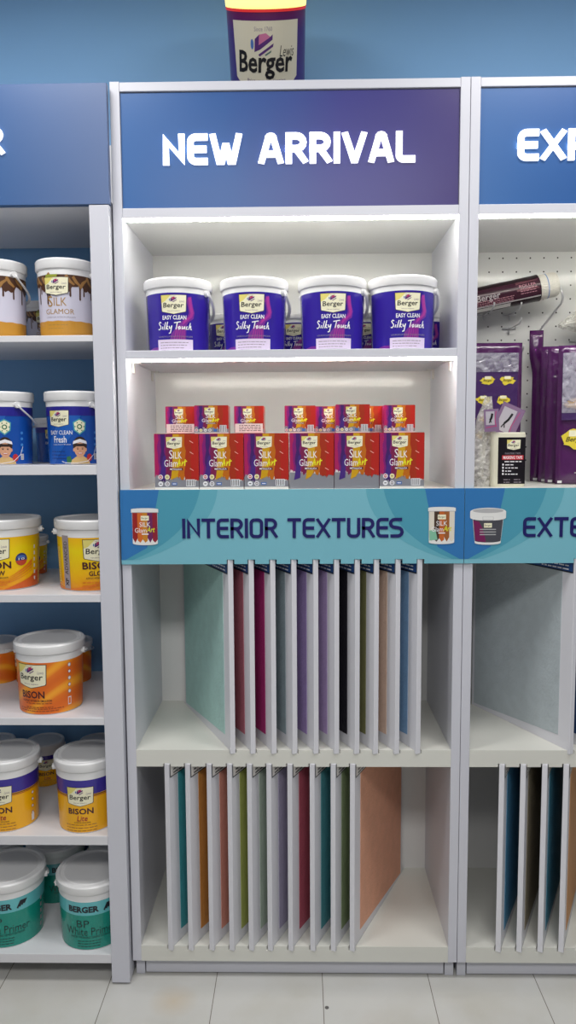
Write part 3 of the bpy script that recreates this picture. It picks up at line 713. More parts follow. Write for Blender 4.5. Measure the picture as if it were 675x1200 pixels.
GLB = [WHITEP, grad_mat('glow_yellow', 'Z', [(0.0, (226, 136, 30)), (0.05, (240, 186, 24)), (0.11, (238, 212, 22)), (0.16, (242, 180, 28))], 0.25, noise=0.05, nscale=12)]
glow = make_bucket('paint_bucket', 'yellow bucket with a grey vertical strip of lettering, half behind the upright', (-0.106, 0.113, RACKZ[2][0]), R(22), 0.1075, 0.197, [(0.015, 1), (0.86, 0)], art_glow, 93, 'yellow buckets with orange swirls', GLB, strap=False)
dup(glow, (-0.371, 0.12, RACKZ[2][0]), R(8), 'yellow bucket with a round badge, cut by the photo left edge', 'yellow buckets with orange swirls')
dup(glow, (-0.375, 0.32, RACKZ[2][0]), R(6), 'small yellow pot in shadow behind the badge-marked yellow bucket', 'yellow buckets with orange swirls', 0.60)

# -- bison
def art_bison(d, r, h):
    BR = mat('bison_maroon', (70, 22, 30), 0.4); L = PI*r*0.9
    logo(d, 0, h*.64, .088, 3)
    bison_word(d, .002, h*.335, .072, .021, BR); d.text('ACRYLIC INTERIOR EMULSION', .012, h*.235, .09, .0062, BR, 4, 0.015)
    IN = mat('bison_small_print', (150, 70, 30), 0.4)
    for k in range(2): scrawl(d, -.02, .06, h*.185-k*.011, .004, IN, 4, 80+k)
    scrawl(d, -.045, .09, h*.095, .004, IN, 4, 83); scrawl(d, -.045, .08, h*.06, .004, IN, 4, 84)
    for k in range(5): d.ell(.108, h*.78-k*.019, .005, .006, mat('icon_red', (170, 60, 70), 0.4) if k % 2 else GREYI, 3, 10); d.ell(.108, h*.78-k*.019, .0035, .0042, WHITEI, 4, 10)
    d.rect(.103, h*.12, .113, h*.25, WHITEI, 3); d.rect(.1045, h*.135, .1115, h*.235, OR2, 4)
OR2 = mat('bison_orange', (226, 112, 26), 0.3)
BB = [WHITEP, swirl_mat('bison_orange_swirl', (222, 104, 22), (230, 118, 24), (246, 164, 40), (0.0, R(38), 0.3), 5.0, 4.0)]
bison = make_bucket('paint_bucket', 'large orange bucket alone at the front of its shelf', (-0.234, 0.084, RACKZ[3][0]), R(-17), 0.0975, 0.197, [(0.015, 1), (0.86, 0)], art_bison, 108, 'orange buckets', BB, strap=False)
for (x, y, lb) in ((-0.243, 0.315, 'small orange pot showing behind the right side of the large orange bucket'), (-0.363, 0.315, 'small orange pot peeking out left behind the large orange bucket'), (-0.478, 0.315, 'small orange pot at the photo left edge on the orange bucket shelf')):
    dup(bison, (x, y, RACKZ[3][0]), R(-60), lb, 'orange buckets', 0.655)

# -- bison lite
def art_lite(d, r, h):
    BR = mat('bison_maroon', (70, 22, 30), 0.4); RD = mat('lite_red', (160, 40, 40), 0.4); L = PI*r*0.9
    d.rect(-L, h*.605, L, h*.618, BR, 1); d.rect(-L, h*.585, L, h*.594, RD, 1)
    logo(d, 0, h*.60, .072, 3)
    bison_word(d, 0, h*.36, .072, .0175, BR); d.text('Lite', .004, h*.245, .03, .016, RD, 4, 0.012, 0.2)
    d.text('INTERIOR EMULSION', .004, h*.175, .046, .0045, BR, 4)
    IN = mat('lite_small_print', (170, 110, 30), 0.4)
    for k in range(4): scrawl(d, -.045, .05, h*.13-k*.0085, .0042, IN, 4, 90+k)
    for k in range(4): d.ell(.10, h*.52-k*.02, .005, .005, RD, 3, 10); d.ell(.10, h*.52-k*.02, .0035, .0035, WHITEI, 4, 10)
    d.rect(.095, h*.06, .106, h*.17, WHITEI, 3)
LBM = [WHITEP, mat('lite_yellow', (244, 178, 10), 0.25, coat=0.2), mat('lite_blue', (54, 42, 148), 0.25, coat=0.2)]
lite = make_bucket('paint_bucket', 'large yellow bucket with a blue band beside the rack upright', (-0.135, 0.072, RACKZ[4][0]), R(2), 0.0905, 0.205, [(0.015, 1), (0.625, 2), (0.86, 0)], art_lite, 100, 'yellow buckets with a blue band', LBM, strap=False)
l2 = dup(lite, (-0.365, 0.075, RACKZ[4][0]), R(2), 'large yellow bucket with a blue band cut by the photo left edge', 'yellow buckets with a blue band')
for (x, lb) in ((-0.343, 'small blue-banded yellow pot behind, in the gap of the two large ones'), (-0.172, 'small blue-banded yellow pot behind, next to the rack upright'), (-0.502, 'small blue-banded yellow pot behind, at the photo left edge')):
    dup(lite, (x, 0.325, RACKZ[4][0]), R(20), lb, 'yellow buckets with a blue band', 0.66)

# -- white primer
def art_primer(d, r, h):
    BK = mat('primer_ink', (24, 30, 40), 0.4); DT = mat('primer_dark_ink', (10, 44, 44), 0.4)
    d.text('BERGER', -.010, h*.73, .088, .019, BK, 3, 0.045)
    for k in range(4):
        x = .050+k*.0062
        d.poly([(x-.004, h*.73-.008+k*.003), (x, h*.73-.011+k*.003), (x+.012-k*.0015, h*.73+.012), (x+.006-k*.002, h*.73+.012)], BK, 3)
    d.text('BP', -.012, h*.475, .036, .021, DT, 3, -0.005); d.text('White Primer', .008, h*.335, .148, .0235, DT, 3, -0.005)
    d.text('WATER THINNABLE CEMENT EXTERIOR', .008, h*.235, .12, .0062, DT, 3)
    for k in range(3): scrawl(d, -.03, .04, h*.16-k*.008, .0035, DT, 3, 110+k)
    for k in range(5): d.rect(.126, .02+k*.02, .133, .032+k*.02, GREYI, 3)
PB = [WHITEP, mat('primer_green', (20, 142, 126), 0.25, coat=0.2), mat('primer_aqua', (104, 190, 196), 0.25, coat=0.2)]
prim = make_bucket('paint_bucket', 'green and aqua primer bucket at the front beside the rack upright', (-0.131, 0.086, RACKZ[5][0]), R(4), 0.1045, 0.194, [(0.015, 1), (0.625, 2), (0.86, 0)], art_primer, 97, 'green primer buckets', PB, strap=False)
dup(prim, (-0.381, 0.092, RACKZ[5][0]), R(4), 'green and aqua primer bucket at the front cut by the photo left edge', 'green primer buckets')
for (x, lb, rz) in ((-0.295, 'green primer bucket in the back row, seen between the two front ones', 40), (-0.075-0.03, 'green primer bucket in the back row, behind the one by the upright', 10), (-0.505, 'green primer bucket in the back row, at the photo left edge', 0)):
    dup(prim, (x if x > -0.29 else x-0.01, 0.29, RACKZ[5][0]), R(rz), lb, 'green primer buckets', 0.9)

# ------------------------------------------------------------------ metallica cartons on the middle shelf
CART = mat('carton_white', (224, 220, 216), 0.35); CSIDE = mat('carton_magenta', (168, 36, 120), 0.3); CTOP = mat('carton_red', (164, 34, 28), 0.3)
def drips(d, w, h, silver):
    """colour drips of the carton art, in metres on the face"""
    rr = random.Random(3)
    def band(x0, x1, m, L, y0=0.16, lean=0.0, rag=0.05):
        ys = [1-.1*k for k in range(1, 8)]; wob = lambda x, y: 0 if abs(x) > .49 else .014*math.sin(x*37+y*11)+.011*math.sin(x*91+y*23)
        n = 6; pts = [((x0+wob(x0, y))*w, y*h) for y in reversed(ys)]+[(x0*w, h), (x1*w, h)]+[((x1+wob(x1, y))*w, y*h) for y in ys]
        for i in range(n+1):
            x = x1+(x0-x1)*i/n; pts.append(((x+lean)*w, (y0+(rr.uniform(-rag, rag)))*h))
        d.poly(pts, m, L)
    SIL = mat('carton_silver', (150, 150, 158), 0.3, metal=0.3); 
    d.rect(-w/2, 0, w/2, h, CART, 1)
    d.poly([(-w*.5, h*.04), (w*.5, h*.04), (w*.5, h*.16), (w*.3, h*.13), (w*.1, h*.2), (0, h*.26), (-w*.12, h*.18), (-w*.3, h*.2), (-w*.5, h*.28)] if not silver else [(-w*.5, 0), (w*.5, 0), (w*.5, h*.26), (-w*.5, h*.3)], SIL, 2)
    b = .20 if silver else .12
    cols = [(-.5, -.42, (170, 30, 92), .26), (-.42, -.24, (128, 28, 112), .22), (-.36, -.26, (66, 30, 102), .14), (-.24, -.08, (122, 30, 76), .2), (-.06, .05, (206, 156, 16), .2), (.04, .20, (190, 104, 20), .2), (.19, .34, (164, 48, 22), .16), (.33, .5, (178, 36, 26), .14)]
    for i, (a, c, col, y) in enumerate(cols): band(a, c, mat('carton_drip_%d' % i, col, 0.28), 3+(i == 2), y+b-.12, 0.0, .04)
    d.poly([(-.30*w, h*.6), (-.24*w, h*.62), (-.26*w, h*.2), (-.40*w, h*.16), (-.36*w, h*.36)], mat('carton_indigo', (70, 40, 124), 0.28), 5)
    d.poly([(-.08*w, h), (.06*w, h), (.08*w, h*.5), (.03*w, h*.28), (-.02*w, h*.22), (-.14*w, h*.17), (-.10*w, h*.4), (-.09*w, h*.7)], mat('carton_yellow', (204, 156, 20), 0.28), 5)
def carton_text(d, w, h, small):
    YL = mat('carton_lime', (232, 224, 40), 0.35)
    logo(d, -.05*w, h*(.845 if not small else .80), w*(.36 if not small else .30), 7, False)
    d.text('S', -.125*w, h*.635, w*.085, h*.155, WHITEI, 8); d.text('ILK', .025*w, h*.62, w*.19, h*.12, WHITEI, 8)
    d.text('Glam', -.13*w, h*.475, w*.30, h*.125, WHITEI, 8)
    X = lambda x, y: (w*(.015+x*.055), h*(.415+y*.05))
    for st in ([(0,0),(1.0,2.6),(1.1,.2)], [(.4,1.0),(1.4,1.3)], [(1.8,.2),(2.0,1.5),(2.1,1.0),(2.6,1.6)], [(3.0,.2),(3.3,2.6)], [(2.7,1.7),(4.0,2.0)]): d.stroke([X(*q) for q in st], w*.026, YL, 10)
    d.rect(-.18*w, h*.345, .14*w, h*.392, mat('carton_maroon', (96, 22, 40), 0.35), 8); d.text('METALLICA', -.02*w, h*.368, w*.27, h*.032, WHITEI, 9, 0.02)
def carton_marks(d, w, h, small):
    RD = mat('badge_red_ink', (196, 40, 44), 0.4)
    y0, y1, rd = (h*.225, h*.10, w*.055) if not small else (h*.12, h*.12, w*.045)
    sp = [(-.37*w, y0), (-.22*w, y0), (-.37*w, y1), (-.22*w, y1)] if not small else [(-.44*w, y0), (-.31*w, y0), (-.18*w, y0), (-.05*w, y0)]
    for i, (x, y) in enumerate(sp):
        d.ell(x, y, rd, rd, WHITEI if i != 1 else CREAM, 8, 16); d.ell(x, y, rd*.68, rd*.68, (RD, LOGOY, WHITEI, GREYI)[i], 9, 14)
        d.rect(x-rd*.45, y-rd*.16, x+rd*.45, y+rd*.16, (WHITEI, GREYI, BLACK, CART)[i], 10)
    if not small: d.rect(-.12*w, h*.075, .0*w, h*.125, LBLUE, 8); d.rect(-.10*w, h*.093, -.02*w, h*.108, WHITEI, 9)
    else: d.rect(.06*w, h*.07, .16*w, h*.17, LBLUE, 8)
    x0 = .21*w if not small else .24*w; x1 = x0+.20*w; ya, yb = (.055*h, .18*h) if not small else (.05*h, .30*h)
    d.rect(x0, ya, x1, yb, WHITEI, 8)
    bw = (x1-x0)/11
    for k in range(5): d.rect(x0+bw*(.8+k*2.05), ya+h*.01, x0+bw*(1.75+k*2.05), yb-h*.01, BLACK, 9)
def make_carton(label, loc, rz, w, h, dp, marks, silver, small, sticker, group):
    t = thing('paint_carton', label, 'box', loc, rz, group)
    bm = bmesh.new(); box(bm, -w/2, w/2, 0, dp, 0, h)
    for f in bm.faces:
        n = f.normal if f.normal.length else None
    bm.normal_update()
    for f in bm.faces:
        f.material_index = 2 if f.normal.z > .5 else (1 if f.normal.x < -.5 else (2 if f.normal.x > .5 else 0))
    finish('carton_body', bm, [CART, CSIDE, CTOP], t, bevel=0.001)
    bm = bmesh.new()   # tucked top flap
    box(bm, -w/2+.001, w/2-.001, -0.0004, dp-.001, h, h+.0012); finish('top_flap', bm, CTOP, t)
    d = Decal(); drips(d, w, h, silver); carton_text(d, w, h, small)
    if marks: carton_marks(d, w, h, small)
    if not small:
        for k, y in enumerate((.86, .66, .36)): d.stroke([(.30*w, h*(y+.02)), (.38*w, h*(y-.02))], w*.014, mat('carton_scuff', (236, 170, 160), 0.4), 8)
    d.build('printed_face', t, flat_map((0, -0.0002, 0), (1, 0, 0), (0, 0, 1), 0.0001))
    if sticker:
        d = Decal(); d.rect(-w*.47, h*.02, w*.47, h*.36, mat('sticker_pale_pink', (232, 214, 210), 0.4), 1)
        for k in range(4): scrawl(d, -w*.33, w*.4, h*(.28-k*.065), h*.05, mat('sticker_ink', (96, 70, 76), 0.4), 2, 200+k)
        tag(d.build('sticker', t, flat_map((0, -0.0024, 0), (1, 0, 0), (0, 0, 1), 0.0001)), 'white sticker with small print', None)
    return t
zs3 = ZS['s3']; FW, FH, FD = 0.1185, 0.1475, 0.145
ordn = ['leftmost', 'second from left', 'third from left', 'fourth from left', 'fifth from left', 'rightmost']
GF = 'large cartons in the front row'; GBK = 'small cartons stacked on the front row'
c_mark = c_plain = None
for i in range(6):
    x = 0.0933+FW/2+i*0.1202+(0.001 if i > 2 else 0); plain = i in (3, 4)
    lb = 'red and purple carton %s, %s of the front row' % ('with plain silver base' if plain else 'with badges and barcode', ordn[i])
    src = c_plain if plain else c_mark; loc = (x, 0.008, zs3); rz = R((0.6, -0.3, 0.2, -0.5, 0.3, 0.4)[i])
    if src is None:
        src = make_carton(lb, loc, rz, FW, FH, FD, not plain, plain, False, False, GF)
        if plain: c_plain = src
        else: c_mark = src
    else: dup(src, loc, rz, lb, GF)
zt = zs3+FH+0.0013
SW, SH, SD = 0.083, 0.072, 0.062
s_mark = make_carton('small carton with badges in front of its upper row, second from left', (0.247, 0.012, zt), R(1), 0.091, 0.0735, 0.062, True, False, True, False, GBK)
dup(s_mark, (0.6235, 0.012, zt), R(-0.5), 'small carton with badges in front of its upper row, overlapping two red cartons', GBK)
s_stick = make_carton('small carton with a white sticker along its base, leftmost of the upper row', (0.161, 0.03, zt), R(0.5), 0.0795, SH, SD, False, False, True, True, GBK)
dup(s_stick, (0.346, 0.03, zt), R(-1), 'small carton with a white sticker, third of the upper row, before the gap', GBK)
s_bar = make_carton('small carton with barcode, first one right of the gap in the upper row', (0.4835, 0.03, zt), R(0.4), SW, SH, SD, True, False, True, False, GBK)
for (x, y, lb) in ((0.5655, 0.078, 'small carton mostly hidden at the left behind the overlapping front carton'), (0.6690, 0.078, 'small red carton mostly hidden at the right behind the overlapping front carton'), (0.7500, 0.03, 'small carton with barcode at the right end of the upper row')):
    dup(s_bar, (x, y, zt), R(0.5), lb, GBK)

# ------------------------------------------------------------------ texture sample boards in their slots
CORE = mat('board_white', (222, 222, 228), 0.4)
BLUEH = mat('board_blue_header', (34, 74, 134), 0.35); BORD = mat('board_header_line', (16, 20, 34), 0.4)
def make_board(colour, label, loc, ang, z0, z1, side, header, group, cname, L=0.415):
    """local: Y runs back along the board, sheet on the side facing x = side"""
    t = thing('texture_board', label, 'sample board', loc, ang, group)
    T = 0.0145; H = z1-z0
    bm = bmesh.new(); box(bm, -T/2, T/2, 0, L, 0, H); finish('board_core', bm, CORE, t, bevel=0.001)
    sx = side*T/2; m = mat('texture_'+cname, colour, 0.55, 0.3, bump=0.5, bscale=120, var=0.10, vscale=30)
    bm = bmesh.new()
    pts = [(0.043, 0.042), (L-0.012, 0.018), (L-0.012, H-0.006), (0.043, H-0.006)]
    lo = [bm.verts.new((sx, a, b)) for a, b in pts]; hi = [bm.verts.new((sx+side*0.0012, a, b)) for a, b in pts]
    bm.faces.new(lo); bm.faces.new(hi)
    for i in range(4): bm.faces.new([lo[i], lo[(i+1) % 4], hi[(i+1) % 4], hi[i]])
    finish('texture_sheet', bm, m, t)
    d = Decal(); hh = 0.04
    if header == 'blue':
        d.rect(0.004, H-hh, L-0.02, H-0.002, BORD, 1); d.rect(0.006, H-hh+0.0035, L-0.022, H-0.003, BLUEH, 2)
    else:
        d.poly([(0.004, H-hh), (0.15, H-hh), (0.15, H-0.002), (0.004, H-0.002)], BORD, 1)
        d.poly([(0.007, H-hh+0.003), (0.147, H-hh+0.003), (0.147, H-0.004), (0.007, H-0.004)], CART, 2)
    for k in range(3): scrawl(d, 0.02, 0.12, H-0.014-k*0.0095, 0.0065, WHITEI if header == 'blue' else BLACK, 3, 300+k)
    U = (0, 1, 0) if side > 0 else (0, -1, 0)
    if side < 0:
        for n, (pts, fs, mi, LL) in enumerate(d.it): d.it[n] = ([(-x, y) for x, y in pts], fs, mi, LL)
    d.build('header_label', t, flat_map((sx+side*0.0013, 0, 0), U, (0, 0, 1), 0.00015))
    return t
upc = [((176, 214, 208), 'mint'), ((190, 112, 126), 'dusty_pink'), ((178, 50, 118), 'magenta'), ((150, 166, 172), 'grey_blue'), ((166, 144, 196), 'violet'), ((184, 160, 206), 'lilac'), ((34, 32, 42), 'black'), ((126, 126, 84), 'olive'), ((222, 192, 172), 'peach'), ((124, 160, 196), 'sky_blue')]
loc_ = [((70, 158, 166), 'teal'), ((206, 140, 70), 'ochre_orange'), ((220, 150, 132), 'salmon'), ((176, 184, 100), 'lime'), ((182, 198, 182), 'sage'), ((176, 168, 194), 'lavender'), ((184, 92, 108), 'crimson'), ((82, 150, 158), 'deep_teal'), ((138, 154, 114), 'moss_green'), ((228, 168, 138), 'apricot')]
pos = ['first', 'second', 'third', 'fourth', 'fifth', 'sixth', 'seventh', 'eighth', 'ninth', 'tenth']
for i, (x, (c, n)) in enumerate(zip(UPX, upc)):
    make_board(c, '%s texture sample board, %s from left under the INTERIOR TEXTURES banner' % (n.replace('_', ' '), pos[i]), (x, -0.003, 0.6668), R(26), 0.6668, 1.2085, -1, 'blue', 'boards in the upper slots', n)
for i, (x, (c, n)) in enumerate(zip(LOX, loc_)):
    make_board(c, '%s texture sample board, %s from left in the lowest compartment' % (n.replace('_', ' '), pos[i]), (x, -0.003, 0.0892), R(-26), 0.0892, 0.6378, 1, 'white', 'boards in the lower slots', n)
for i, (x, (c, n)) in enumerate(zip(RUPX, [((186, 196, 200), 'pale_grey'), ((40, 66, 110), 'dark_blue')])):
    make_board(c, ['wide pale grey texture board showing its face under the EXTE banner', 'dark blue texture board just inside the photo right edge, right of the pale grey one'][i], (x, -0.003, 0.6668), R(26), 0.6668, 1.2085, -1, 'blue', 'boards in the upper slots of the right unit', n)
for i, (x, (c, n)) in enumerate(zip(RLOX, [((84, 146, 182), 'ocean_blue'), ((150, 140, 118), 'khaki'), ((80, 144, 168), 'petrol_blue'), ((206, 150, 98), 'amber')])):
    make_board(c, '%s texture board, %s from left at the bottom of the right unit' % (n.replace('_', ' '), pos[i]), (x, -0.003, 0.0892), R(-26), 0.0892, 0.6378, 1, 'white', 'boards in the lower slots of the right unit', n)

# ------------------------------------------------------------------ pegboard goods in the right unit
def make_hook(label, x, z, ln, up, group='pegboard hooks'):
    t = thing('pegboard_hook', label, 'hook', (x, D, z), 0, group)
    bm = bmesh.new(); tube(bm, [(-0.021, -0.004, 0.0), (0.021, -0.004, 0.0)], 0.0028, 8); tube(bm, [(0, -0.003, 0.004), (0, -0.004, -0.018)], 0.0025, 8); finish('crossbar', bm, CHROME, t, smooth=True)
    bm = bmesh.new(); tube(bm, [(0, -0.004, 0), (0, -0.02, -0.002), (0, -ln+0.015, -0.002), (0, -ln, up*0.5), (0, -ln-0.004, up)], 0.0026, 8); finish('prong', bm, CHROME, t, smooth=True)
    return t
h0 = make_hook('pegboard hook under the maroon roller, the upper of the two bare ones', 1.136, 1.914, 0.13, 0.014)
dup(h0, (1.136, D, 1.871), 0, 'pegboard hook just below the upper bare hook', 'pegboard hooks')
dup(h0, (1.056, D, 1.914), 0, 'pegboard hook carrying the maroon roller, mostly hidden below it', 'pegboard hooks')
dup(h0, (1.146, D, 1.789), 0, 'pegboard hook holding the twisted top of the first purple bag', 'pegboard hooks')
dup(h0, (1.048, D, 1.789), 0, 'pegboard hook with its tip poking through the purple bag beside the post', 'pegboard hooks')

# paint roller: wrapped sleeve lying on two hooks
def make_roller():
    A = Vector((0.985, 0.305, 1.935)); B = Vector((1.2500, 0.305, 1.988)); ax = (B-A).normalized(); Lr = (B-A).length
    t = thing('paint_roller', 'paint roller in maroon wrapping with a white fleece end', 'paint roller', A)
    q = Vector((0, 0, 1)).rotation_difference(ax)
    def put(o): o.rotation_mode = 'QUATERNION'; o.rotation_quaternion = q
    r = 0.036
    bm = bmesh.new(); lathe(bm, [(r*0.6, 0), (r, 0.004), (r, Lr-0.01), (r*0.93, Lr-0.002), (r*0.6, Lr)], 40)
    o = finish('fleece_sleeve', bm, mat('roller_fleece', (226, 222, 212), 0.9, 0.1, bump=1.0, bscale=260), t, smooth=True); put(o)
    bm = bmesh.new(); lathe(bm, [(r+.0006, Lr-0.036), (r+.0006, Lr-0.033)], 40, caps=False); o = finish('blue_stripe', bm, mat('roller_blue_stripe', (120, 150, 190), 0.7), t); put(o)
    bm = bmesh.new()
    rr = random.Random(2); prof = []
    for k in range(18):
        z = 0.0+ (Lr-0.058)*k/17; prof.append((r+0.0015+rr.uniform(0, 0.0012)+(0.001 if k == 17 else 0), z))
    lathe(bm, prof, 40, caps=False)
    wr = grad_mat('roller_wrapper', 'Y', [(-0.04, (56, 26, 40)), (-0.0305, (58, 26, 42)), (-0.029, (36, 18, 26)), (0.04, (46, 20, 30))], 0.25)
    for v in bm.verts: v.co.x *= 1+0.01*math.sin(v.co.z*90)
    o = finish('wrapper', bm, wr, t, smooth=True); put(o); wro = o
    d = Decal()
    SV = mat('wrapper_silver', (176, 168, 172), 0.3); RDM = mat('wrapper_red', (86, 28, 46), 0.3); PINK = mat('wrapper_pink_print', (190, 130, 146), 0.4)
    # u runs along the roller, v around it towards the viewer
    d.rect(0.0, -0.024, Lr-.06, -0.020, SV, 1); d.rect(Lr-.13, 0.0, Lr-.064, 0.026, RDM, 1)
    d.rect(0.0, -0.040, Lr-.15, -0.026, mat('wrapper_white', (214, 210, 206), 0.35), 1)
    d.text('Berger', .055, .0, .07, .022, SV, 3, 0.01); d.text('ROLLER', Lr-.097, .013, .05, .008, PINK, 3)
    for k in range(3): scrawl(d, Lr-.12, Lr-.07, .004-k*.006, .003, PINK, 3, 400+k); scrawl(d, .02, Lr-.14, -.008-k*.005, .003, PINK, 2, 410+k)
    # viewer side: direction -Y world, a slightly downwards
    qi = q.inverted(); fw = qi @ Vector((0, -1, -0.12)).normalized(); upv = qi @ Vector((0, 0, 1))
    a0 = math.atan2(fw.y, fw.x); sgn = 1 if (Vector((math.cos(a0+.3), math.sin(a0+.3), 0)).dot(upv) > 0) else -1
    def mp(u, v, Lv): rad = r+0.0034+0.0003*Lv; a = a0+sgn*v/r; return (rad*math.cos(a), rad*math.sin(a), u)
    b = None
    o = d.build('wrapper_print', wro, mp)
    # fix narrow wrap: subdivision is not needed, strips are thin around the sleeve
    # wire frame and grip
    E = B+Vector((0, 0, 0.0))
    pts = [B-ax*0.004, B+ax*0.004+Vector((0, -.004, -.004)), B+Vector((0.008, -0.02, -0.02)), Vector((1.264, 0.285, 1.945)), Vector((1.264, 0.30, 1.930)), Vector((1.240, 0.345, 1.888)), Vector((1.217, 0.374, 1.850)), Vector((1.216, 0.376, 1.835))]
    bm = bmesh.new(); tube(bm, [p-A for p in pts], 0.0032, 10); finish('wire_frame', bm, CHROME, t, smooth=True)
    bm = bmesh.new(); tube(bm, [Vector((1.216, 0.376, 1.845))-A, Vector((1.217, 0.377, 1.83))-A, Vector((1.219, 0.378, 1.80))-A, Vector((1.222, 0.379, 1.75))-A], [0.006, 0.010, 0.011, 0.009], 14)
    finish('grip', bm, mat('grip_purple', (66, 26, 84), 0.35), t, smooth=True)
    return t
roller = make_roller()

# second roller bagged in clear film, at the photo right edge
def film_roller():
    A = Vector((1.292, 0.315, 1.872)); B = Vector((1.50, 0.315, 1.915)); ax = (B-A).normalized(); Lr = (B-A).length
    t = thing('paint_roller', 'white roller end in clear film at the photo right edge', 'paint roller', A)
    q = Vector((0, 0, 1)).rotation_difference(ax)
    bm = bmesh.new(); lathe(bm, [(0.015, 0.03), (0.031, 0.034), (0.031, Lr), (0.012, Lr)], 32); o = finish('fleece_sleeve', bm, mat('roller_fleece', (226, 222, 212), 0.9, 0.1), t, smooth=True); o.rotation_mode = 'QUATERNION'; o.rotation_quaternion = q
    rr = random.Random(5); bm = bmesh.new(); prof = [(0.004, -0.03), (0.010, -0.018), (0.018, 0.0), (0.028, 0.02), (0.035, 0.034), (0.036, 0.09), (0.0355, Lr-0.02)]
    lathe(bm, prof, 28, caps=False)
    for v in bm.verts: v.co += Vector((rr.uniform(-1, 1), rr.uniform(-1, 1), 0))*0.0022
    o = finish('clear_film', bm, film_mat('clear_film_bag', (232, 230, 222), 0.45), t); o.rotation_mode = 'QUATERNION'; o.rotation_quaternion = q
    return t
film_roller()
dup(h0, (1.345, D, 1.83), 0, 'pegboard hook under the film-wrapped roller at the right edge', 'pegboard hooks')

# masking tape pack
def tape_pack():
    t = thing('masking_tape_pack', 'cream masking tape pack with a black label standing on the shelf', 'tape pack', (1.050, 0.05, zs3), R(1.5))
    w, h, dp = 0.094, 0.1475, 0.05; n = 6; rc = 0.012
    def rr(w_, d_): return [(x*(w_/2-rc)+rc*math.cos(R(a)), d_/2+y*(d_/2-rc)+rc*math.sin(R(a))) for x, y, a0 in ((1,1,0),(-1,1,90),(-1,-1,180),(1,-1,270)) for a in range(a0, a0+91, 15)]
    bm = bmesh.new(); rings = []
    for z, k in ((0, .96), (.002, .99), (.01, 1.0), (h-.004, 1.0), (h-.001, .985), (h, .96)):
        rings.append([bm.verts.new((x*k, (y-dp/2)*k+dp/2, z)) for x, y in rr(w, dp)])
    m = len(rings[0])
    for a, b in zip(rings, rings[1:]):
        for i in range(m): bm.faces.new([a[i], a[(i+1) % m], b[(i+1) % m], b[i]])
    bm.faces.new(rings[0]); bm.faces.new(rings[-1])
    o = finish('tape_shell', bm, mat('tape_cream', (224, 220, 198), 0.35), t); smooth_angle(o, 50)
    d = Decal(); lw, lh = .074, .126; RD = mat('tape_red', (206, 48, 58), 0.4)
    d.rect(-lw/2+.007, .008, lw/2+.007, .008+lh, mat('tape_label_black', (20, 14, 22), 0.3), 1)
    logo(d, .012, .114, .037, 2, False)
    cx = .010
    d.text('PAINTERS TAPE', cx, .0905, .042, .005, GREYI, 3); d.rect(cx-.029, .0735, cx+.029, .0855, RD, 3); d.text('MASKING TAPE', cx, .0795, .052, .0085, WHITEI, 4, 0.02)
    scrawl(d, -.012, .034, .067, .0048, WHITEI, 3, 501)
    for k in range(4): d.ell(-.016, .0605-k*.0085, .0024, .003, WHITEI, 3, 8); scrawl(d, -.010, .012+.006*((k*2) % 4), .0585-k*.0085, .0045, WHITEI, 3, 510+k)
    for k in range(2): scrawl(d, -.014, .004, .0185-k*.007, .0035, GREYI, 3, 520+k); scrawl(d, .014, .034, .0185-k*.007, .0035, GREYI, 3, 530+k)
    d.build('label', t, flat_map((0, -0.0002, 0), (1, 0, 0), (0, 0, 1), 0.0001))
    return t
tape_pack()

# purple drop-cloth bags
BAGP = mat('bag_purple', (78, 24, 86), 0.2, 0.6, bump=0.9, bscale=32, var=0.12, vscale=14, coat=0.3)
BAGD = mat('bag_inner_purple', (64, 34, 92), 0.35, bump=0.5, bscale=50)
SPL = mat('splat_yellow', (226, 204, 62), 0.35); SPL2 = mat('splat_gold', (196, 150, 40), 0.35); TAGW = mat('bag_white_tag', (226, 226, 226), 0.5)
def splat(d, cx, cy, s, m, L, seed, word=True):
    rr = random.Random(seed); n = 18
    d.poly([(cx+s*(1+rr.uniform(-.25, .25))*math.cos(2*PI*k/n), cy+s*.62*(1+rr.uniform(-.3, .3))*math.sin(2*PI*k/n)) for k in range(n)], m, L)
    if word:
        d.rect(cx-s*.45, cy+s*.22, cx+s*.45, cy+s*.62, CREAM, L+1); d.text('Berger', cx, cy-.02*s, s*1.3, s*.42, BLACK, L+2, 0.01, 0.3)
def pouch(bm, w, h, th, seed, nx=10, nz=22, x0=0, z0=0, twist=None):
    """a soft sealed bag: two bulged walls meeting at flat seams"""
    rr = random.Random(seed); g = {}
    for s in (-1, 1):
        for i in range(nx+1):
            for j in range(nz+1):
                u, v = i/nx, j/nz; e = min(1, 4*min(u, 1-u))**.6*min(1, 6*min(v, 1-v))**.6
                y = s*(th/2*e*(0.75+0.25*math.sin(7*v+seed)+rr.uniform(-.2, .2))+0.0008)
                p = Vector((x0+u*w-w/2, y, z0+v*h))
                if twist: p = twist(p, u, v)
                g[s, i, j] = bm.verts.new(p)
    for s in (-1, 1):
        for i in range(nx):
            for j in range(nz): bm.faces.new([g[s,i,j], g[s,i+1,j], g[s,i+1,j+1], g[s,i,j+1]])
    edge = [(i, 0) for i in range(nx)]+[(nx, j) for j in range(nz)]+[(i, nz) for i in range(nx, 0, -1)]+[(0, j) for j in range(nz, 0, -1)]
    for a, b in zip(edge, edge[1:]+edge[:1]): bm.faces.new([g[-1,a[0],a[1]], g[-1,b[0],b[1]], g[1,b[0],b[1]], g[1,a[0],a[1]]])
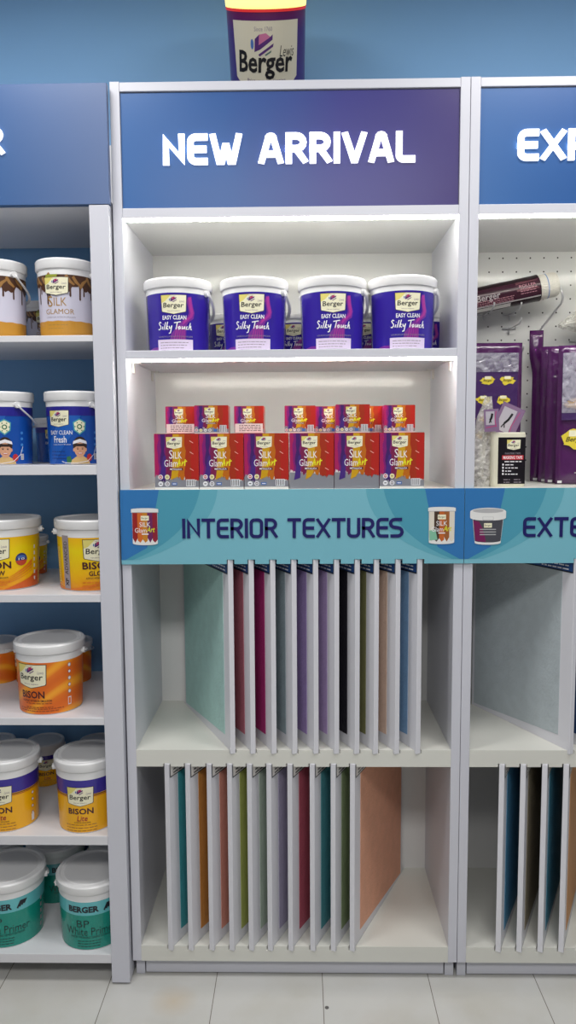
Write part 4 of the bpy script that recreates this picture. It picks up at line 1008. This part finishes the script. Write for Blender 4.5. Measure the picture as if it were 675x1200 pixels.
def make_bag(label, loc, rz, w, h, th, seed, group, window=None, art=True, twist=None, tagx=None):
    t = thing('dust_sheet_bag', label, 'bag', loc, rz, group)
    bm = bmesh.new(); pouch(bm, w, h, th, seed, twist=twist); finish('bag_body', bm, BAGP, t, smooth=True)
    yf = -th/2-0.0035
    if art:
        d = Decal()
        if window:
            wx0, wz0, wx1, wz1 = window[:4]
            d.rect(wx0, wz0, wx1, wz1, BAGD, 1)
            d.build('window_fold', t, flat_map((0, yf, 0), (1, 0, 0), (0, 0, 1), 0.0003))
        d = Decal(); art(d); d.build('printed_splats', t, flat_map((0, yf-0.0006, 0), (1, 0, 0), (0, 0, 1), 0.0003))
        if window:
            bm = bmesh.new(); rr = random.Random(seed+1); n, m = 10, 8; g = {}
            for i in range(n+1):
                for j in range(m+1):
                    g[i, j] = bm.verts.new((wx0+(wx1-wx0)*i/n, yf-0.004+rr.uniform(-.0022, .001), window[4]+(wz1-window[4])*j/m))
            for i in range(n):
                for j in range(m): bm.faces.new([g[i,j], g[i+1,j], g[i+1,j+1], g[i,j+1]])
            finish('clear_window', bm, film_mat('bag_window_film', (206, 204, 216), 0.46, 0.12, 40, 0.35), t)
    if tagx is not None:
        bm = bmesh.new(); box(bm, tagx-0.006, tagx+0.006, -0.003, -0.0016, 0.002, 0.009); finish('tag', bm, TAGW, t)
    return t
def art_flat(d):
    for r_, z in enumerate((0.300, 0.243, 0.188, 0.140)):
        for c in range(4):
            x = -.068+c*.058-(.012 if r_ % 2 else 0)
            if x+.02 < .085: splat(d, x, z, .0205, SPL if r_ < 2 else SPL2, 3, 10*r_+c)
def art_big(d):
    splat(d, -.048, .125, .042, SPL, 3, 77); d.rect(-.05, .03, -.03, .034, GREYI, 3)
    splat(d, -.055, .225, .022, SPL2, 3, 78, False); splat(d, .02, .24, .022, SPL2, 3, 79, False)
    d.poly([(-.085, .375), (-.075, .375), (.02, .17), (.01, .165)], BAGP, 5)
GP = 'purple dust sheet bags'
make_bag('flat purple bag with yellow splats and clear window, hanging beside the post', (1.048, 0.262, 1.400), 0, 0.185, 0.411, 0.016, 3, GP, (-.083, .02, .078, .38, .325), art_flat)
def tw(p, u, v):
    # the top of this bag is gathered and folded over at its left corner
    k = max(0, min(1, (v-.70)/.16)); k = k*k*(3-2*k); n = 1-.80*k
    return Vector((-.1+(p.x+.1)*n-.012*k, p.y*(1+1.2*k)-.010*k, p.z))
def bag_at(label, xl, y, w, h, th, seed, rz, **kw):
    c, s_ = math.cos(R(rz)), math.sin(R(rz))
    return make_bag(label, (xl+c*w/2, y+s_*w/2, 1.400), R(rz), w, h, th, seed, GP, **kw)
bag_at('purple bag with its top gathered at the left corner, leftmost of the right cluster', 1.188, 0.315, 0.20, 0.452, 0.016, 5, -8, art=False, twist=tw, tagx=-0.085)
bag_at('glossy purple bag, second from left of the right cluster', 1.1945, 0.255, 0.20, 0.398, 0.018, 8, -10, art=False, tagx=-0.085)
bag_at('glossy purple bag, third from left of the right cluster', 1.1975, 0.205, 0.20, 0.392, 0.018, 11, -12, art=False, tagx=-0.085)
bag_at('purple bag with clear window and a large yellow splat at the right edge', 1.211, 0.155, 0.20, 0.388, 0.014, 14, -14, window=(-.088, .18, .085, .366, .2), art=art_big, tagx=-0.088)

# crumpled clear bag with brush cards
def clear_bag():
    t = thing('brush_pack', 'crumpled clear plastic bag holding lilac brush cards, left of the masking tape', 'bag', (0.985, 0.075, zs3))
    rr = random.Random(9); bm = bmesh.new(); nz, ns = 26, 22; rings = []
    H = 0.245
    for j in range(nz+1):
        v = j/nz
        wdt = 0.031+0.010*math.sin(v*5+.5)-.016*max(0, (v-.8)/.2); dpt = 0.018-.008*v; cx = -.004+.018*v*v; 
        ring = []
        for k in range(ns):
            a = 2*PI*k/ns; c = 1+rr.uniform(-.14, .14)+.14*math.sin(3*a+5*v)
            ring.append(bm.verts.new((cx+wdt*c*math.cos(a), dpt*c*math.sin(a), H*v+rr.uniform(-.002, .002)*(0 < j < nz))))
        rings.append(ring)
    for a, b in zip(rings, rings[1:]):
        for k in range(ns): bm.faces.new([a[k], a[(k+1) % ns], b[(k+1) % ns], b[k]])
    bm.faces.new(rings[0]); bm.faces.new(rings[-1])
    finish('clear_bag', bm, film_mat('crumpled_clear_bag', (226, 222, 214), 0.5, 0.12, 55, 1.0), t)
    LI = mat('card_lilac', (136, 108, 142), 0.4); PKL = mat('card_pink', (200, 50, 120), 0.4)
    def card(cx, z0, w, h, rot, y):
        bm = bmesh.new(); box(bm, -w/2, w/2, -.0006, .0006, 0, h); o = finish('brush_card', bm, LI, t); o.location = (cx, y, z0); o.rotation_euler = (0, rot, 0)
        d = Decal(); d.rect(-w*.38, h*.3, w*.2, h*.9, mat('card_white', (190, 184, 194), 0.4), 1); d.stroke([(-w*.1, h*.5), (w*.0, h*.62), (w*.06, h*.8)], .006, BLACK, 2); d.stroke([(-w*.16, h*.38), (-w*.1, h*.5), (-w*.02, h*.4)], .003, BLACK, 2)
        d.stroke([(w*.3, h*.2), (w*.22, h*.5), (w*.32, h*.9)], .0016, PKL, 2); d.stroke([(-w*.4, h*.18), (w*.3, h*.24)], .0016, PKL, 2)
        d.build('card_print', o, flat_map((0, -.0008, 0), (1, 0, 0), (0, 0, 1), .0001))
    card(.016, .150, .040, .060, R(-3), -.030)
    card(.048, .120, .066, .110, R(24), .030)
    # paint brushes' white handles inside
    bm = bmesh.new(); tube(bm, [(-.004, 0, .02), (0, 0, .1), (.01, 0, .19)], [.006, .009, .005], 10); finish('brush_handle', bm, mat('brush_white_handle', (224, 220, 208), 0.4), t, smooth=True)
    return t
clear_bag()

# ------------------------------------------------------------------ illuminated bucket lamp on top of the display, tilted towards the shop
def bucket_lamp():
    t = thing('bucket_lamp', 'violet bucket lamp with a glowing yellow lid, on top of the centre unit', 'lamp', (0.3955, 0.196, ZS['top']))
    tilt = R(33); L = 0.240; rt, rb = 0.1075, 0.1045
    # pivot: lowest point of the bottom rim
    M = Matrix.Rotation(tilt, 4, 'X') @ Matrix.Translation((0, rb, 0))
    def put(o): o.matrix_local = M; return o
    bm = bmesh.new(); lathe(bm, [(rb-.004, 0), (rb, .003), (rt, L), (rt-.004, L+.004)], 64)
    vm = grad_mat('lamp_violet_light_bleed', 'Z', [(0.0, (52, 40, 120)), (0.19, (66, 34, 110)), (0.232, (96, 26, 84))], 0.3)  # reddening toward the top is lid light painted into the body colour
    b = put(finish('bucket_body', bm, vm, t)); smooth_angle(b, 35)
    bm = bmesh.new(); lathe(bm, [(rt-.006, L+.002), (rt+.001, L+.003), (rt+.002, L+.012), (rt+.001, L+.042), (rt-.004, L+.05), (.003, L+.054)], 64)
    GLOW = mat('glowing_lid', (255, 226, 120), 0.4, emit=1.7)
    put(finish('glowing_lid', bm, GLOW, t, smooth=True))
    bm = bmesh.new(); lathe(bm, [(rt+.001, L-.004), (rt+.0015, L+.0028)], 64, caps=False)
    put(finish('light_bleed_ring', bm, mat('lamp_red_light_bleed', (190, 40, 40), 0.4, emit=0.6), t, smooth=True))  # emissive ring added to imitate lid light bleeding through the body
    d = Decal(); k = .197
    cz = L*.52
    S2 = [(-.5*k, L*.905), (.5*k, L*.905), (.475*k, L*.36), (.42*k, L*.32), (0, L*.20), (-.42*k, L*.32), (-.475*k, L*.36)]
    d.poly(S2, mat('lamp_panel_cream', (214, 208, 186), 0.4), 1)
    d.text('Since 1760', -.005, L*.83, .048, .010, GREYI, 3)
    ex, ey = -.010, L*.695; q = .20
    d.ell(ex-.13*q, ey-.01*q, .022*q, .06*q, LBLUE, 3, 12)
    d.poly([(ex-.1*q, ey-.1*q), (ex-.09*q, ey+.05*q), (ex-.03*q, ey+.1*q), (ex-.04*q, ey-.02*q), (ex+.1*q, ey+.06*q), (ex+.15*q, ey+.1*q), (ex+.145*q, ey+.04*q), (ex-.02*q, ey-.07*q)], PURP, 4)
    d.poly([(ex-.04*q, ey-.03*q), (ex-.03*q, ey+.1*q), (ex+.06*q, ey+.115*q), (ex+.12*q, ey+.07*q)], mat('lamp_pink', (196, 110, 150), 0.4), 3)
    d.poly([(ex-.05*q, ey-.13*q), (ex+.16*q, ey-.0*q), (ex+.15*q, ey-.04*q), (ex-.03*q, ey-.15*q)], PURP, 4)
    d.poly([(ex+.04*q, ey-.13*q), (ex+.13*q, ey-.08*q), (ex+.12*q, ey-.105*q), (ex+.05*q, ey-.145*q)], mat('logo_green', (70, 110, 100), 0.4), 4)
    d.text('Lewis', .060, L*.615, .045, .026, BLACK, 4, 0, 0.3)
    d.text('Berger', -.002, L*.485, .158, .068, BLACK, 5, 0.022, 0.08)
    d.text('Paint your imagination', 0, L*.325, .108, .013, PURP, 4)
    m0 = cyl_map(rb, rt, L, .00015)
    o = put(d.build('label', t, m0, cell=.01))
    bm = bmesh.new(); tube(bm, [(0, 0.1, 0.23), (0, 0.16, 0.23), (0, YB-0.196, 0.23)], 0.008, 12); finish('wall_bracket', bm, CHROME, t, smooth=True)
    return t
bucket_lamp()

bm = bmesh.new(); lathe(bm, [(0.0052, 0), (0.0055, 0.0006), (0.0055, 0.0014), (0.004, 0.0022), (0.0015, 0.0024)], 24)
o = finish('floor_disc', bm, mat('grey_disc', (96, 94, 92), 0.5), smooth=True); o.location = (0.549, -0.105, 0.0)
tag(o, 'small grey disc lying on the floor tiles in front of the centre unit', 'disc')
